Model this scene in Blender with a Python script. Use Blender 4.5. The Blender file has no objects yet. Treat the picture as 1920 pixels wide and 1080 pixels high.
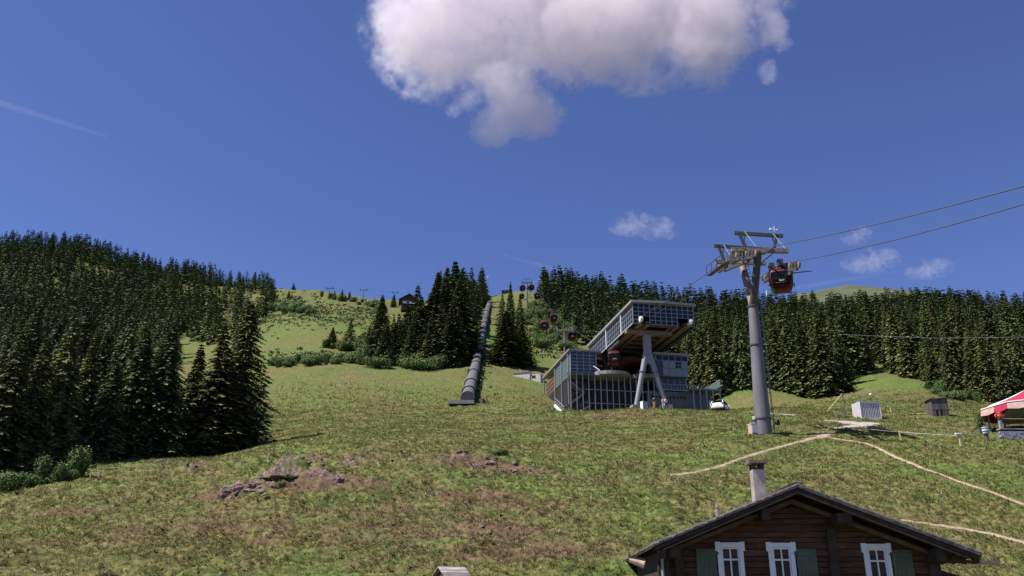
import bpy, bmesh, math, random
import numpy as np
from mathutils import Vector, Matrix

# ------------------------------------------------------------------ camera, world, sun, exposure
SC = bpy.context.scene
COL = SC.collection
FPX, PITCH = 1600.0, math.radians(20.4)
CP, SP = math.cos(PITCH), math.sin(PITCH)
cam_d = bpy.data.cameras.new('camera')
cam = bpy.data.objects.new('camera', cam_d)
COL.objects.link(cam)
cam.rotation_euler = (math.pi / 2 + PITCH, 0, 0)
cam_d.sensor_width = 36.0
cam_d.lens = 36.0 * FPX / 1920
cam_d.clip_start = 0.2
cam_d.clip_end = 20000
SC.camera = cam

SUN_EL, SUN_AZ = math.radians(58), math.radians(-104)      # azimuth from +Y (view), clockwise positive
world = bpy.data.worlds.new('World')
SC.world = world
world.use_nodes = True
nt = world.node_tree
nt.nodes.clear()
sky = nt.nodes.new('ShaderNodeTexSky')
sky.sky_type = 'NISHITA'
sky.sun_disc = False
sky.sun_elevation = SUN_EL
sky.sun_rotation = SUN_AZ
sky.altitude = 1500
sky.air_density = 1.0
sky.dust_density = 0.2
sky.ozone_density = 3.0
tint = nt.nodes.new('ShaderNodeMix')
tint.data_type = 'RGBA'
tint.blend_type = 'MULTIPLY'
tint.inputs[0].default_value = 1.0
tint.inputs[7].default_value = (0.74, 0.75, 1.06, 1)
bg = nt.nodes.new('ShaderNodeBackground')
bg.inputs['Strength'].default_value = 0.074
wo = nt.nodes.new('ShaderNodeOutputWorld')
nt.links.new(sky.outputs[0], tint.inputs[6])
nt.links.new(tint.outputs[2], bg.inputs['Color'])
nt.links.new(bg.outputs[0], wo.inputs['Surface'])

sun_d = bpy.data.lights.new('sun', 'SUN')
sun_d.energy = 5.0
sun_d.angle = math.radians(0.5)
sun_d.color = (1.0, 0.94, 0.86)
sun = bpy.data.objects.new('sun', sun_d)
COL.objects.link(sun)
sdir = Vector((math.sin(SUN_AZ) * math.cos(SUN_EL), math.cos(SUN_AZ) * math.cos(SUN_EL), math.sin(SUN_EL)))
sun.rotation_euler = sdir.to_track_quat('Z', 'Y').to_euler()
sun.location = (-60, 20, 120)

vs = SC.view_settings
vs.view_transform = 'Standard'
vs.look = 'None'
vs.gamma = 1.0
vs.exposure = 0.76
vs.use_curve_mapping = False
SC.cycles.max_bounces = 5
SC.cycles.diffuse_bounces = 2
SC.cycles.glossy_bounces = 2
SC.cycles.transmission_bounces = 4
SC.cycles.transparent_max_bounces = 12
SC.cycles.volume_bounces = 3
SC.cycles.use_denoising = True
SC.cycles.sample_clamp_indirect = 4.0

rng = np.random.default_rng(7)
random.seed(7)

# ------------------------------------------------------------------ picture <-> place helpers
def ray(px, py):
    a, b = px - 960, 540 - py
    return Vector((a, FPX * CP - b * SP, FPX * SP + b * CP))
def P(px, py, Y):
    d = ray(px, py)
    return d * (Y / d.y)
def elev(py):
    b = 540 - py
    return (FPX * SP + b * CP) / (FPX * CP - b * SP)
def tanaz(px, py):
    b = 540 - py
    return (px - 960) / (FPX * CP - b * SP)
def proj(x, y, z):
    f = y * CP + z * SP
    u = -y * SP + z * CP
    return 960 + FPX * x / f, 540 - FPX * u / f

# ------------------------------------------------------------------ materials
MATS = {}
def mat(name, col, rough=0.8, var=0.0, scale=4.0, metal=0.0, col2=None, bump=0.0, spec=0.3, stretch=None, rand=0.0, coat=0.0):
    if name in MATS:
        return MATS[name]
    m = bpy.data.materials.new(name)
    m.use_nodes = True
    n = m.node_tree.nodes
    l = m.node_tree.links
    b = n['Principled BSDF']
    b.inputs['Base Color'].default_value = (*col, 1)
    b.inputs['Roughness'].default_value = rough
    b.inputs['Metallic'].default_value = metal
    b.inputs['Specular IOR Level'].default_value = spec
    if coat:
        b.inputs['Coat Weight'].default_value = coat
    if var > 0 or col2:
        tc = n.new('ShaderNodeTexCoord')
        src = tc.outputs['Object']
        if stretch:
            mp = n.new('ShaderNodeMapping')
            mp.inputs['Scale'].default_value = stretch
            l.new(src, mp.inputs[0])
            src = mp.outputs[0]
        nz = n.new('ShaderNodeTexNoise')
        nz.inputs['Scale'].default_value = scale
        nz.inputs['Detail'].default_value = 6
        nz.inputs['Roughness'].default_value = 0.65
        l.new(src, nz.inputs['Vector'])
        r = n.new('ShaderNodeValToRGB')
        r.color_ramp.elements[0].position = 0.32
        r.color_ramp.elements[1].position = 0.68
        c2 = col2 or tuple(c * (1 + var) for c in col)
        c1 = tuple(c * (1 - var) for c in col) if not col2 else col
        r.color_ramp.elements[0].color = (*c1, 1)
        r.color_ramp.elements[1].color = (*c2, 1)
        l.new(nz.outputs[0], r.inputs[0])
        out = r.outputs[0]
        if rand > 0:
            oi = n.new('ShaderNodeObjectInfo')
            mr = n.new('ShaderNodeMapRange')
            mr.inputs[3].default_value = 1 - rand
            mr.inputs[4].default_value = 1 + rand
            l.new(oi.outputs['Random'], mr.inputs[0])
            hv = n.new('ShaderNodeHueSaturation')
            l.new(mr.outputs[0], hv.inputs['Value'])
            l.new(out, hv.inputs['Color'])
            out = hv.outputs[0]
        l.new(out, b.inputs['Base Color'])
        if bump:
            bp = n.new('ShaderNodeBump')
            bp.inputs['Strength'].default_value = bump
            bp.inputs['Distance'].default_value = 0.02
            l.new(nz.outputs[0], bp.inputs['Height'])
            l.new(bp.outputs[0], b.inputs['Normal'])
    MATS[name] = m
    return m

def glass_mat(name, col, rough=0.08):
    """dark reflecting window glass"""
    m = mat(name, col, rough, spec=0.6)
    return m

# ------------------------------------------------------------------ mesh builder
class MB:
    def __init__(self):
        self.v, self.f = [], []
    def add(self, vs_, fs):
        o = len(self.v)
        self.v.extend([tuple(p) for p in vs_])
        self.f.extend([tuple(i + o for i in q) for q in fs])
        return self
    def box(self, c, s, M=None):
        x, y, z = s[0] / 2, s[1] / 2, s[2] / 2
        vs_ = [Vector((i * x, j * y, k * z)) for k in (-1, 1) for j in (-1, 1) for i in (-1, 1)]
        if M is not None:
            vs_ = [M @ p for p in vs_]
        vs_ = [p + Vector(c) for p in vs_]
        return self.add(vs_, [(0, 2, 3, 1), (4, 5, 7, 6), (0, 1, 5, 4), (2, 6, 7, 3), (0, 4, 6, 2), (1, 3, 7, 5)])
    def lo(self, x0, x1, y0, y1, z0, z1):
        return self.box(((x0 + x1) / 2, (y0 + y1) / 2, (z0 + z1) / 2), (abs(x1 - x0), abs(y1 - y0), abs(z1 - z0)))
    def bar(self, p0, p1, w, h=None, up=(0, 0, 1)):
        p0, p1 = Vector(p0), Vector(p1)
        h = h or w
        d = (p1 - p0)
        L = d.length
        d.normalize()
        up = Vector(up)
        if abs(d.dot(up)) > 0.98:
            up = Vector((0, 1, 0))
        s = d.cross(up).normalized()
        t = s.cross(d)
        vs_ = []
        for e in (p0, p1):
            for a, b in ((-1, -1), (1, -1), (1, 1), (-1, 1)):
                vs_.append(e + s * (a * w / 2) + t * (b * h / 2))
        return self.add(vs_, [(0, 3, 2, 1), (4, 5, 6, 7), (0, 1, 5, 4), (1, 2, 6, 5), (2, 3, 7, 6), (3, 0, 4, 7)])
    def tube(self, pts, rad, n=8, cap=True):
        pts = [Vector(p) for p in pts]
        if not hasattr(rad, '__len__'):
            rad = [rad] * len(pts)
        rings = []
        o = len(self.v)
        for i, p in enumerate(pts):
            a = pts[max(i - 1, 0)]
            b = pts[min(i + 1, len(pts) - 1)]
            d = (b - a).normalized()
            up = Vector((0, 0, 1)) if abs(d.z) < 0.95 else Vector((0, 1, 0))
            s = d.cross(up).normalized()
            t = s.cross(d)
            for k in range(n):
                an = 2 * math.pi * k / n
                self.v.append(tuple(p + (s * math.cos(an) + t * math.sin(an)) * rad[i]))
        for i in range(len(pts) - 1):
            for k in range(n):
                a = o + i * n + k
                b = o + i * n + (k + 1) % n
                self.f.append((a, b, b + n, a + n))
        if cap:
            self.f.append(tuple(o + k for k in range(n))[::-1])
            self.f.append(tuple(o + (len(pts) - 1) * n + k for k in range(n)))
        return self
    def prism(self, poly, d):
        """planar polygon swept by the vector d"""
        d = Vector(d)
        n = len(poly)
        vs_ = [Vector(p) for p in poly] + [Vector(p) + d for p in poly]
        fs = [tuple(range(n))[::-1], tuple(range(n, 2 * n))]
        fs += [(i, (i + 1) % n, (i + 1) % n + n, i + n) for i in range(n)]
        return self.add(vs_, fs)
    def rings(self, rs, cap=True):
        """skin a list of equally long closed rings"""
        o = len(self.v)
        n = len(rs[0])
        for r in rs:
            self.v.extend([tuple(p) for p in r])
        for i in range(len(rs) - 1):
            for k in range(n):
                a, b = o + i * n + k, o + i * n + (k + 1) % n
                self.f.append((a, b, b + n, a + n))
        if cap:
            self.f.append(tuple(o + k for k in range(n))[::-1])
            self.f.append(tuple(o + (len(rs) - 1) * n + k for k in range(n)))
        return self
    def mesh(self, name, m, smooth=False):
        me = bpy.data.meshes.new(name)
        me.from_pydata(self.v, [], self.f)
        bm = bmesh.new()
        bm.from_mesh(me)
        bmesh.ops.recalc_face_normals(bm, faces=bm.faces)
        bm.to_mesh(me)
        bm.free()
        if smooth:
            me.polygons.foreach_set('use_smooth', [True] * len(me.polygons))
            me.set_sharp_from_angle(angle=math.radians(35))
        if m:
            me.materials.append(m)
        return me
    def build(self, name, m, parent=None, loc=None, smooth=False):
        return link(name, self.mesh(name, m, smooth), parent, loc)

def link(name, data, parent=None, loc=None):
    o = bpy.data.objects.new(name, data)
    COL.objects.link(o)
    if parent is not None:
        o.parent = parent
    if loc is not None:
        o.location = loc
    return o
def tag(o, label=None, cat=None, group=None, kind=None):
    if label: o['label'] = label
    if cat: o['category'] = cat
    if group: o['group'] = group
    if kind: o['kind'] = kind
    return o
def thing(name, label, cat, loc=(0, 0, 0), rz=0.0, group=None):
    o = bpy.data.objects.new(name, None)
    o.empty_display_size = 0.3
    COL.objects.link(o)
    o.location = loc
    o.rotation_euler = (0, 0, rz)
    return tag(o, label, cat, group)
def dup(root, loc=None, rz=None, label=None, scale=None):
    r = root.copy()
    COL.objects.link(r)
    if loc is not None: r.location = loc
    if rz is not None: r.rotation_euler = (0, 0, rz)
    if label: r['label'] = label
    if scale is not None: r.scale = scale
    for ch in list(root.children):
        c = ch.copy()
        COL.objects.link(c)
        c.parent = r
        for g in list(ch.children):
            d = g.copy()
            COL.objects.link(d)
            d.parent = c
    return r
def np_mesh(name, V, F, m, smooth=False, attr=None):
    """V (n,3) float, F (m,k) int"""
    me = bpy.data.meshes.new(name)
    V = np.asarray(V, np.float32)
    F = np.asarray(F, np.int32)
    me.vertices.add(len(V))
    me.vertices.foreach_set('co', V.ravel())
    k = F.shape[1]
    me.loops.add(F.size)
    me.loops.foreach_set('vertex_index', F.ravel())
    me.polygons.add(len(F))
    me.polygons.foreach_set('loop_start', np.arange(0, F.size, k, dtype=np.int32))
    if smooth:
        me.polygons.foreach_set('use_smooth', np.ones(len(F), bool))
    for nm, arr in (attr or {}).items():
        arr = np.asarray(arr, np.float32)
        if arr.ndim == 1:
            a = me.attributes.new(nm, 'FLOAT', 'POINT')
            a.data.foreach_set('value', arr)
        else:
            a = me.attributes.new(nm, 'FLOAT_COLOR', 'POINT')
            a.data.foreach_set('color', np.concatenate([arr, np.ones((len(arr), 1), np.float32)], 1).ravel())
    me.update(calc_edges=True)
    me.validate()
    if m:
        me.materials.append(m)
    return me

# ------------------------------------------------------------------ value noise
def vnoise(x, y, seed=0):
    xi, yi = np.floor(x).astype(np.int64), np.floor(y).astype(np.int64)
    xf, yf = x - xi, y - yi
    def h(a, b):
        n = (a * 374761393 + b * 668265263 + seed * 974634777) & 0xffffffff
        n = ((n ^ (n >> 13)) * 1274126177) & 0xffffffff
        return ((n ^ (n >> 16)) & 0xffff) / 65535.0
    sx, sy = xf * xf * (3 - 2 * xf), yf * yf * (3 - 2 * yf)
    return (h(xi, yi) * (1 - sx) + h(xi + 1, yi) * sx) * (1 - sy) + (h(xi, yi + 1) * (1 - sx) + h(xi + 1, yi + 1) * sx) * sy
def fbm(x, y, octv=4, seed=0, gain=0.5):
    s, a, t = 0, 1.0, 0
    for i in range(octv):
        s = s + a * (vnoise(x * 2 ** i + 17.3 * i, y * 2 ** i - 9.1 * i, seed + i) - 0.5)
        t += a
        a *= gain
    return s / t * 2

# ------------------------------------------------------------------ the slope: ground heights
# (px, py, Y): places read off the photograph with an estimated distance
GP = [
 (-200,1080,33),(-200,930,58),(-200,800,110),(-200,640,330),(-200,540,530),(-200,455,690),
 (0,1080,32),(0,1000,43),(0,925,57),(0,860,76),(0,790,125),(0,640,330),(0,540,520),(0,470,680),
 (120,1080,32.5),(120,905,58),(120,850,78),(120,645,330),(120,473,670),(190,487,660),
 (250,1080,33),(250,980,45),(250,890,60),(250,845,82),(250,790,120),(250,650,325),(250,570,490),(250,512,640),
 (400,1080,33.5),(400,960,46),(400,868,62),(400,856,80),(400,800,112),(400,660,290),(400,580,450),(400,533,590),
 (500,1080,34),(500,900,53),(500,846,66),(500,808,96),(500,735,145),(500,670,210),(500,610,310),(500,560,450),(500,543,545),
 (600,1080,34),(600,900,52),(600,832,66),(600,795,98),(600,690,175),(600,650,220),(600,600,300),(600,560,420),(600,546,520),
 (690,1080,34),(690,920,50),(690,846,62),(690,785,105),(690,720,150),(690,680,186),(690,610,300),(690,562,500),
 (780,1080,34),(780,940,48),(780,850,60),(780,780,112),(780,690,180),(780,640,235),(780,590,360),(780,566,500),
 (873,1080,34),(873,950,47),(873,860,59),(873,810,85),(873,762,124),(880,730,146),(890,690,178),(905,640,222),(912,590,285),(916,574,320),(916,558,450),
 (960,1080,34),(960,1000,42),(960,930,50),(960,858,61),(960,805,90),(960,768,120),(960,735,142),(960,700,180),(980,650,230),(990,600,290),(990,560,370),(985,548,450),
 (1040,1080,34),(1040,960,47),(1040,870,60),(1040,815,85),(1040,779,112),(1060,690,200),(1060,640,250),(1060,590,320),(1060,564,450),
 (1120,1080,34.5),(1120,950,48),(1120,870,61),(1120,812,88),(1120,773,116),(1120,640,250),(1120,572,440),
 (1200,1080,35),(1200,1000,42),(1200,900,56),(1200,850,68),(1200,803,92),(1200,766,119),(1200,652,255),(1200,586,440),
 (1300,1000,43),(1300,905,56),(1300,850,68),(1300,808,88),(1300,771,117),(1300,700,205),(1300,650,280),(1300,598,440),
 (1385,900,56),(1385,830,74),(1385,776,110),(1385,720,175),(1385,636,330),(1385,597,450),
 (1432,960,48),(1432,870,63),(1432,814,82),(1432,765,118),(1432,725,170),(1432,690,220),(1432,636,340),(1432,601,470),
 (1530,1000,43),(1530,910,56),(1530,850,70),(1530,812,84),(1530,770,118),(1530,742,165),(1530,690,225),(1530,637,350),(1530,602,480),
 (1640,1080,37),(1640,950,50),(1640,870,64),(1640,825,78),(1640,785,100),(1640,740,140),(1640,700,185),(1640,660,250),(1640,632,370),(1640,600,490),
 (1763,1080,38),(1763,960,50),(1763,870,64),(1763,815,82),(1763,780,101),(1763,735,150),(1763,715,178),(1763,640,280),(1763,590,480),
 (1880,1080,38.5),(1880,950,51),(1880,860,66),(1880,820,75),(1880,782,98),(1880,760,135),(1880,655,270),(1880,608,450),
 (2050,1080,39),(2050,940,52),(2050,850,68),(2050,770,112),(2050,655,270),(2050,612,450),
]
_bt = [(tanaz(a, b), math.log(c), elev(b)) for a, b, c in GP]
# the level bench behind the brow that carries the station
for px_ in (1095, 1150, 1210, 1270, 1315):
    for Y_, z_ in ((128, 27.5), (140, 29.5 if px_ < 1100 else 27.6), (150, 33.0 if px_ < 1100 else 29.0)):
        _bt.append((tanaz(px_, 760), math.log(Y_), z_ / Y_))
for px_ in (1170, 1250):
    _bt.append((tanaz(px_, 720), math.log(172), 37.5 / 172))
# foot of the slope, in front of and under the camera
for t_ in (-1.2, -0.7, -0.3, 0.0, 0.15, 0.42, 0.7, 1.2):
    lowr = -3.3 if 0.1 < t_ < 0.5 else -0.9
    _bt.append((t_, math.log(28), lowr / 28))
    _bt.append((t_, math.log(20), (-4.2 if 0.1 < t_ < 0.5 else -3.4) / 20))
    _bt.append((t_, math.log(12), -5.6 / 12))
# beyond the skyline the ground drops behind the ridge
for px_, py_, Y_ in ((-200,455,690),(0,470,680),(250,512,640),(500,543,545),(690,562,500),(916,558,450),(1120,572,440),(1300,598,440),(1530,602,480),(1763,590,480),(2050,612,450)):
    _bt.append((tanaz(px_, py_), math.log(Y_ * 1.3), elev(py_) * 0.9))
    _bt.append((tanaz(px_, py_), math.log(Y_ * 1.8), elev(py_) * 0.68))
    _bt.append((tanaz(px_, py_), math.log(Y_ * 4), elev(py_) * 0.2))
for t_ in (-1.2, 1.2):
    for Y_, e_ in ((60, .1), (120, .19), (250, .27), (500, .33)):
        _bt.append((t_, math.log(Y_), e_))
_bt = np.array(_bt)
KT = 2.2                                        # weight of azimuth against log distance
_cx = np.stack([_bt[:, 0] * KT, _bt[:, 1]], 1)
def _phi(r2):
    return 0.5 * r2 * np.log(r2 + 1e-9)
def _solve():
    n = len(_cx)
    r2 = ((_cx[:, None, :] - _cx[None]) ** 2).sum(-1)
    K = _phi(r2) + np.eye(n) * 2e-4
    Pm = np.concatenate([np.ones((n, 1)), _cx], 1)
    A = np.block([[K, Pm], [Pm.T, np.zeros((3, 3))]])
    return np.linalg.solve(A, np.concatenate([_bt[:, 2], np.zeros(3)]))
_w = _solve()
def base_height(x, y):
    """ground height without the small relief; arrays"""
    x = np.asarray(x, float).ravel()
    y = np.asarray(y, float).ravel()
    yy = np.maximum(y, 10.0)
    q = np.stack([np.clip(x / yy, -1.3, 1.3) * KT, np.log(yy)], 1)
    out = np.empty(len(q))
    for i in range(0, len(q), 20000):
        qq = q[i:i + 20000]
        r2 = ((qq[:, None, :] - _cx[None]) ** 2).sum(-1)
        out[i:i + 20000] = _phi(r2) @ _w[:-3] + _w[-3] + qq @ _w[-2:]
    return out * yy - 0.30 * (yy - y)

# paths: list of (px, py, Y-free) -> found by marching the ray onto the ground
def on_ground(px, py, y0=24.0, y1=760.0, n=700):
    d = ray(px, py)
    ys = np.geomspace(y0, y1, n)
    h = base_height(ys * d.x / d.y, ys)
    z = ys * d.z / d.y
    k = np.where(h > z)[0]
    k = k[0] if len(k) else len(ys) - 1
    if k == 0:
        y = ys[0]
    else:
        a0, a1 = h[k - 1] - z[k - 1], h[k] - z[k]
        y = ys[k - 1] + (ys[k] - ys[k - 1]) * (-a0) / (a1 - a0 + 1e-12)
    return Vector((y * d.x / d.y, y, y * d.z / d.y))
def gz(x, y):
    return float(base_height([x], [y])[0])
def at(px, Y, py=780):
    """ground point at picture column px and distance Y"""
    x = tanaz(px, py) * Y
    z = gz(x, Y)
    for _ in range(3):
        qx, qy = proj(x, Y, z)
        x = tanaz(px, qy) * Y
        z = gz(x, Y)
    return Vector((x, Y, z))

PATHS = [  # name, [(px, py, half width m)]
 ('path', [(1255,891,.13),(1300,886,.17),(1350,874,.2),(1400,856,.22),(1450,841,.24),(1500,828,.3),(1535,819,.5),(1550,812,.9)], 'narrow'),
 ('path', [(1552,820,.4),(1590,826,.22),(1625,831,.2),(1650,841,.2),(1680,857,.22),(1710,869,.22),(1735,880,.17),(1760,888,.10),(1790,900,.08),(1815,908,.16),(1850,919,.19),(1900,938,.19),(1925,947,.19)], 'narrow'),
 ('path', [(1690,975,.08),(1740,982,.16),(1800,990,.18),(1860,1001,.21),(1925,1017,.24)], 'narrow'),
 ('track', [(1446,775,.8),(1475,777,.7),(1508,780,.35)], 'gravel'),
 ('track', [(1545,788,.3),(1580,790,.8),(1610,794,1.6),(1640,793,1.2)], 'gravel'),
 ('track', [(1625,796,1.3),(1600,800,.9),(1570,802,.5),(1545,805,.35)], 'gravel'),
]
path_pts = []
for nm, pts, kd in PATHS:
    dense = []
    for (a, b) in zip(pts[:-1], pts[1:]):
        for t in np.linspace(0, 1, 12, endpoint=False):
            dense.append(tuple(a[i] * (1 - t) + b[i] * t for i in range(3)))
    dense.append(pts[-1])
    path_pts.append((nm, kd, [(on_ground(a, b), w) for a, b, w in dense]))
_pp = np.array([[p.x, p.y, w] for _, _, L in path_pts for p, w in L])

# bare, brown or rocky places: (px, py, radius x m, radius y m, strength)
BROWN = [(450,925,3.4,1.6,1.0),(545,908,3,1.5,1.0),(520,955,6,2.4,.5),(760,905,7,2.6,.42),(820,985,7,2.4,.18),(560,1000,6,2,.35),(1040,950,6,2.2,.4),(660,860,6,1.6,.5),(720,1000,13,5.5,.06),(1080,1010,5,4,.3),(300,1000,7,3,.28),(350,890,3,1.4,.9),(630,905,2.4,2.0,.8),(600,865,4,1.5,.7),(455,865,3,1,.5),(890,868,4.2,1.6,.9),(960,878,2.6,1.3,1.0),
 (925,1000,2.2,1.3,.75),(760,960,5,2.5,.55),(640,1010,6,2.5,.35),(900,930,5,2,.45),(1130,900,5,2.5,.4),(1000,1040,4,1.8,.6),(700,1050,4,1.6,.4),
 (1250,776,7,2.5,.8),(1050,784,7,2.5,.9),(1130,776,5,2,.6),(640,700,16,4,.55),(760,690,14,4,.4),(560,730,14,4,.5),(950,760,8,5,.35),(820,770,9,5,.3),
 (1730,700,5,10,.9),(1560,842,4,2,.4),(1790,830,6,2,.35),(1700,900,6,3,.3),(1330,830,6,3,.3),(150,960,4,1.5,.6),(300,990,4,1.6,.5),(100,1020,4,1.5,.5),
 (620,575,25,10,.9),(650,585,18,8,.8),(560,555,20,8,.5),(870,770,1.5,1.5,.5)]
BR = [(on_ground(a, b), rx, ry, s) for a, b, rx, ry, s in BROWN]
LUSH = [(600,620,28,16,.8),(700,640,20,10,.6),(560,680,14,6,.7),(930,640,8,22,.9),(1060,620,12,30,.6),(1080,850,12,3,.6),(1300,1000,7,5,.4),(1640,715,9,12,.8),(1800,1000,8,6,.5),(80,960,7,2,.4),(950,720,7,10,.4),(1850,880,9,6,.5)]
LU = [(on_ground(a, b), rx, ry, s) for a, b, rx, ry, s in LUSH]
# relief: (px, py, radius x, radius y, height)
RELIEF = [(470,918,2.6,1.3,.75),(537,892,2.0,.7,1.25),(535,913,1.0,.5,-1.9),(600,898,2.2,1.0,.5),(345,885,2.2,.8,.45),(650,870,3,1.0,.35),(885,862,2.4,.8,.45),(962,878,1.4,.6,.4),(930,868,.9,.5,-.35),(430,945,2.2,.9,.3),(920,1000,2,1.0,.3),(520,860,4,1,.3)]
RE = [(on_ground(a, b), rx, ry, s) for a, b, rx, ry, s in RELIEF]

def path_dist(x, y):
    d = np.full(len(x), 1e3)
    m = (x > 8) & (y < 180) & (y > 30)
    idx = np.where(m)[0]
    for i in range(0, len(idx), 20000):
        k = idx[i:i + 20000]
        dd = np.sqrt((x[k, None] - _pp[None, :, 0]) ** 2 + (y[k, None] - _pp[None, :, 1]) ** 2) - _pp[None, :, 2]
        d[k] = dd.min(1)
    return d
def blobs(x, y, L):
    s = np.zeros(len(x))
    for p, rx, ry, a in L:
        s += a * np.exp(-(((x - p.x) / rx) ** 2 + ((y - p.y) / ry) ** 2))
    return s
def smooth01(a, b, x):
    t = np.clip((x - a) / (b - a), 0, 1)
    return t * t * (3 - 2 * t)
def ground(x, y, want_tone=False):
    x = np.asarray(x, float).ravel()
    y = np.asarray(y, float).ravel()
    h = base_height(x, y)
    pd = path_dist(x, y)
    keep = smooth01(0.1, 1.2, pd)
    far = np.clip(y / 60, 0.6, 6)
    bench = smooth01(0, 6, np.maximum(np.abs(x - 24) - 16, np.abs(y - 138) - 16))
    rel = fbm(x / 7, y / 5, 4, 3) * 0.30 * far ** 0.7
    rel += np.abs(fbm(x / 2.2, y / 1.3, 3, 11)) * -0.22 + 0.05
    rel += fbm(x / .6, y / .45, 2, 23) * 0.07 + (np.abs(fbm(x / .9, y / .7, 3, 29)) * -.52 + .12) * smooth01(110, 50, y)
    # cattle steps along the slope
    rel += np.sin(y * 2.1 + fbm(x / 6, y / 6, 2, 5) * 7) * 0.05 * smooth01(120, 60, y)
    bl = blobs(x, y, RE)
    rough = np.clip(np.abs(bl) * 2, 0, 1)
    rel += bl * (1 + 0.5 * fbm(x / .8, y / .5, 3, 31)) + rough * (fbm(x / .7, y / .45, 3, 41) * 0.42 - np.abs(fbm(x / .45, y / .3, 2, 43)) * .3)
    out = h + rel * keep * bench - (1 - smooth01(-0.2, 0.25, pd)) * 0.05
    if not want_tone:
        return out
    br = blobs(x, y, BR) * (0.75 + 0.8 * fbm(x / 1.6, y / 1.0, 4, 51)) + 0.35 * fbm(x / 14, y / 9, 4, 61) + smooth01(70, 200, y) * (.55 * fbm(x / 9, y / 16, 5, 63, .65) - .02)
    lu = blobs(x, y, LU) * (.8 + .7 * fbm(x / 6, y / 8, 4, 73, .6)) + 0.6 * fbm(x / 22, y / 16, 4, 71, .6)
    rk = np.clip(rough * (0.8 + fbm(x / .9, y / .6, 3, 81)) , 0, 1)
    for px0, px1, py0, py1, y0_, y1_ in ((-300, 505, 440, 700, 215, 760), (1020, 2300, 550, 735, 170, 560)):
        f_ = y * CP + h * SP
        qx = 960 + FPX * x / f_
        edge = np.interp(qx, [0, 500, 1020, 1290, 1604, 1606, 1660, 1735, 1760, 1960], [2000, 2000, 225, 178, 165, 205, 215, 190, 150, 150])
        edge = np.where(qx < 505, 235, edge)
        qy = 540 - FPX * (-y * SP + h * CP) / f_
        gap = np.clip(((qx - 375) / 75) ** 2 + ((qy - 650) / 75) ** 2, 0, 1.5)
        br += .30 * smooth01(.8, 1.2, gap) * smooth01(px0, px0 + 20, qx) * smooth01(px1, px1 - 20, qx) * smooth01(0, 18, y - edge) * smooth01(y1_ + 100, y1_, y)
    wear = np.exp(-np.maximum(pd, 0) / 0.35)
    return out, np.stack([np.clip(br + 0.5 * wear, 0, 1), np.clip(lu, 0, 1), rk], 1)

# ground sheet: fan of rows, finer near the viewer, out past the ridge line
NA = 900
az = np.concatenate([np.linspace(-75, -36, 40, endpoint=False), np.linspace(-36, 36, NA, endpoint=False), np.linspace(36, 75, 41)])
ta = np.tan(np.radians(az))
yr = np.concatenate([np.linspace(-40, 18, 20, endpoint=False), np.geomspace(18, 30, 40, endpoint=False), np.geomspace(30, 140, 400, endpoint=False),
                     np.geomspace(140, 800, 220, endpoint=False), np.geomspace(800, 5000, 30)])
gw = np.maximum(yr, 18.0)
XX = (gw[:, None] * ta[None]).ravel()
YY = np.repeat(yr, len(ta))
ZZ, TONE = ground(XX, YY, True)
farm = YY > 800
ZZ[farm] -= (YY[farm] - 800) * 0.35
nc = len(ta)
ii = (np.arange(len(yr) - 1)[:, None] * nc + np.arange(nc - 1)[None]).ravel()
GF = np.stack([ii, ii + 1, ii + nc + 1, ii + nc], 1)

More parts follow.
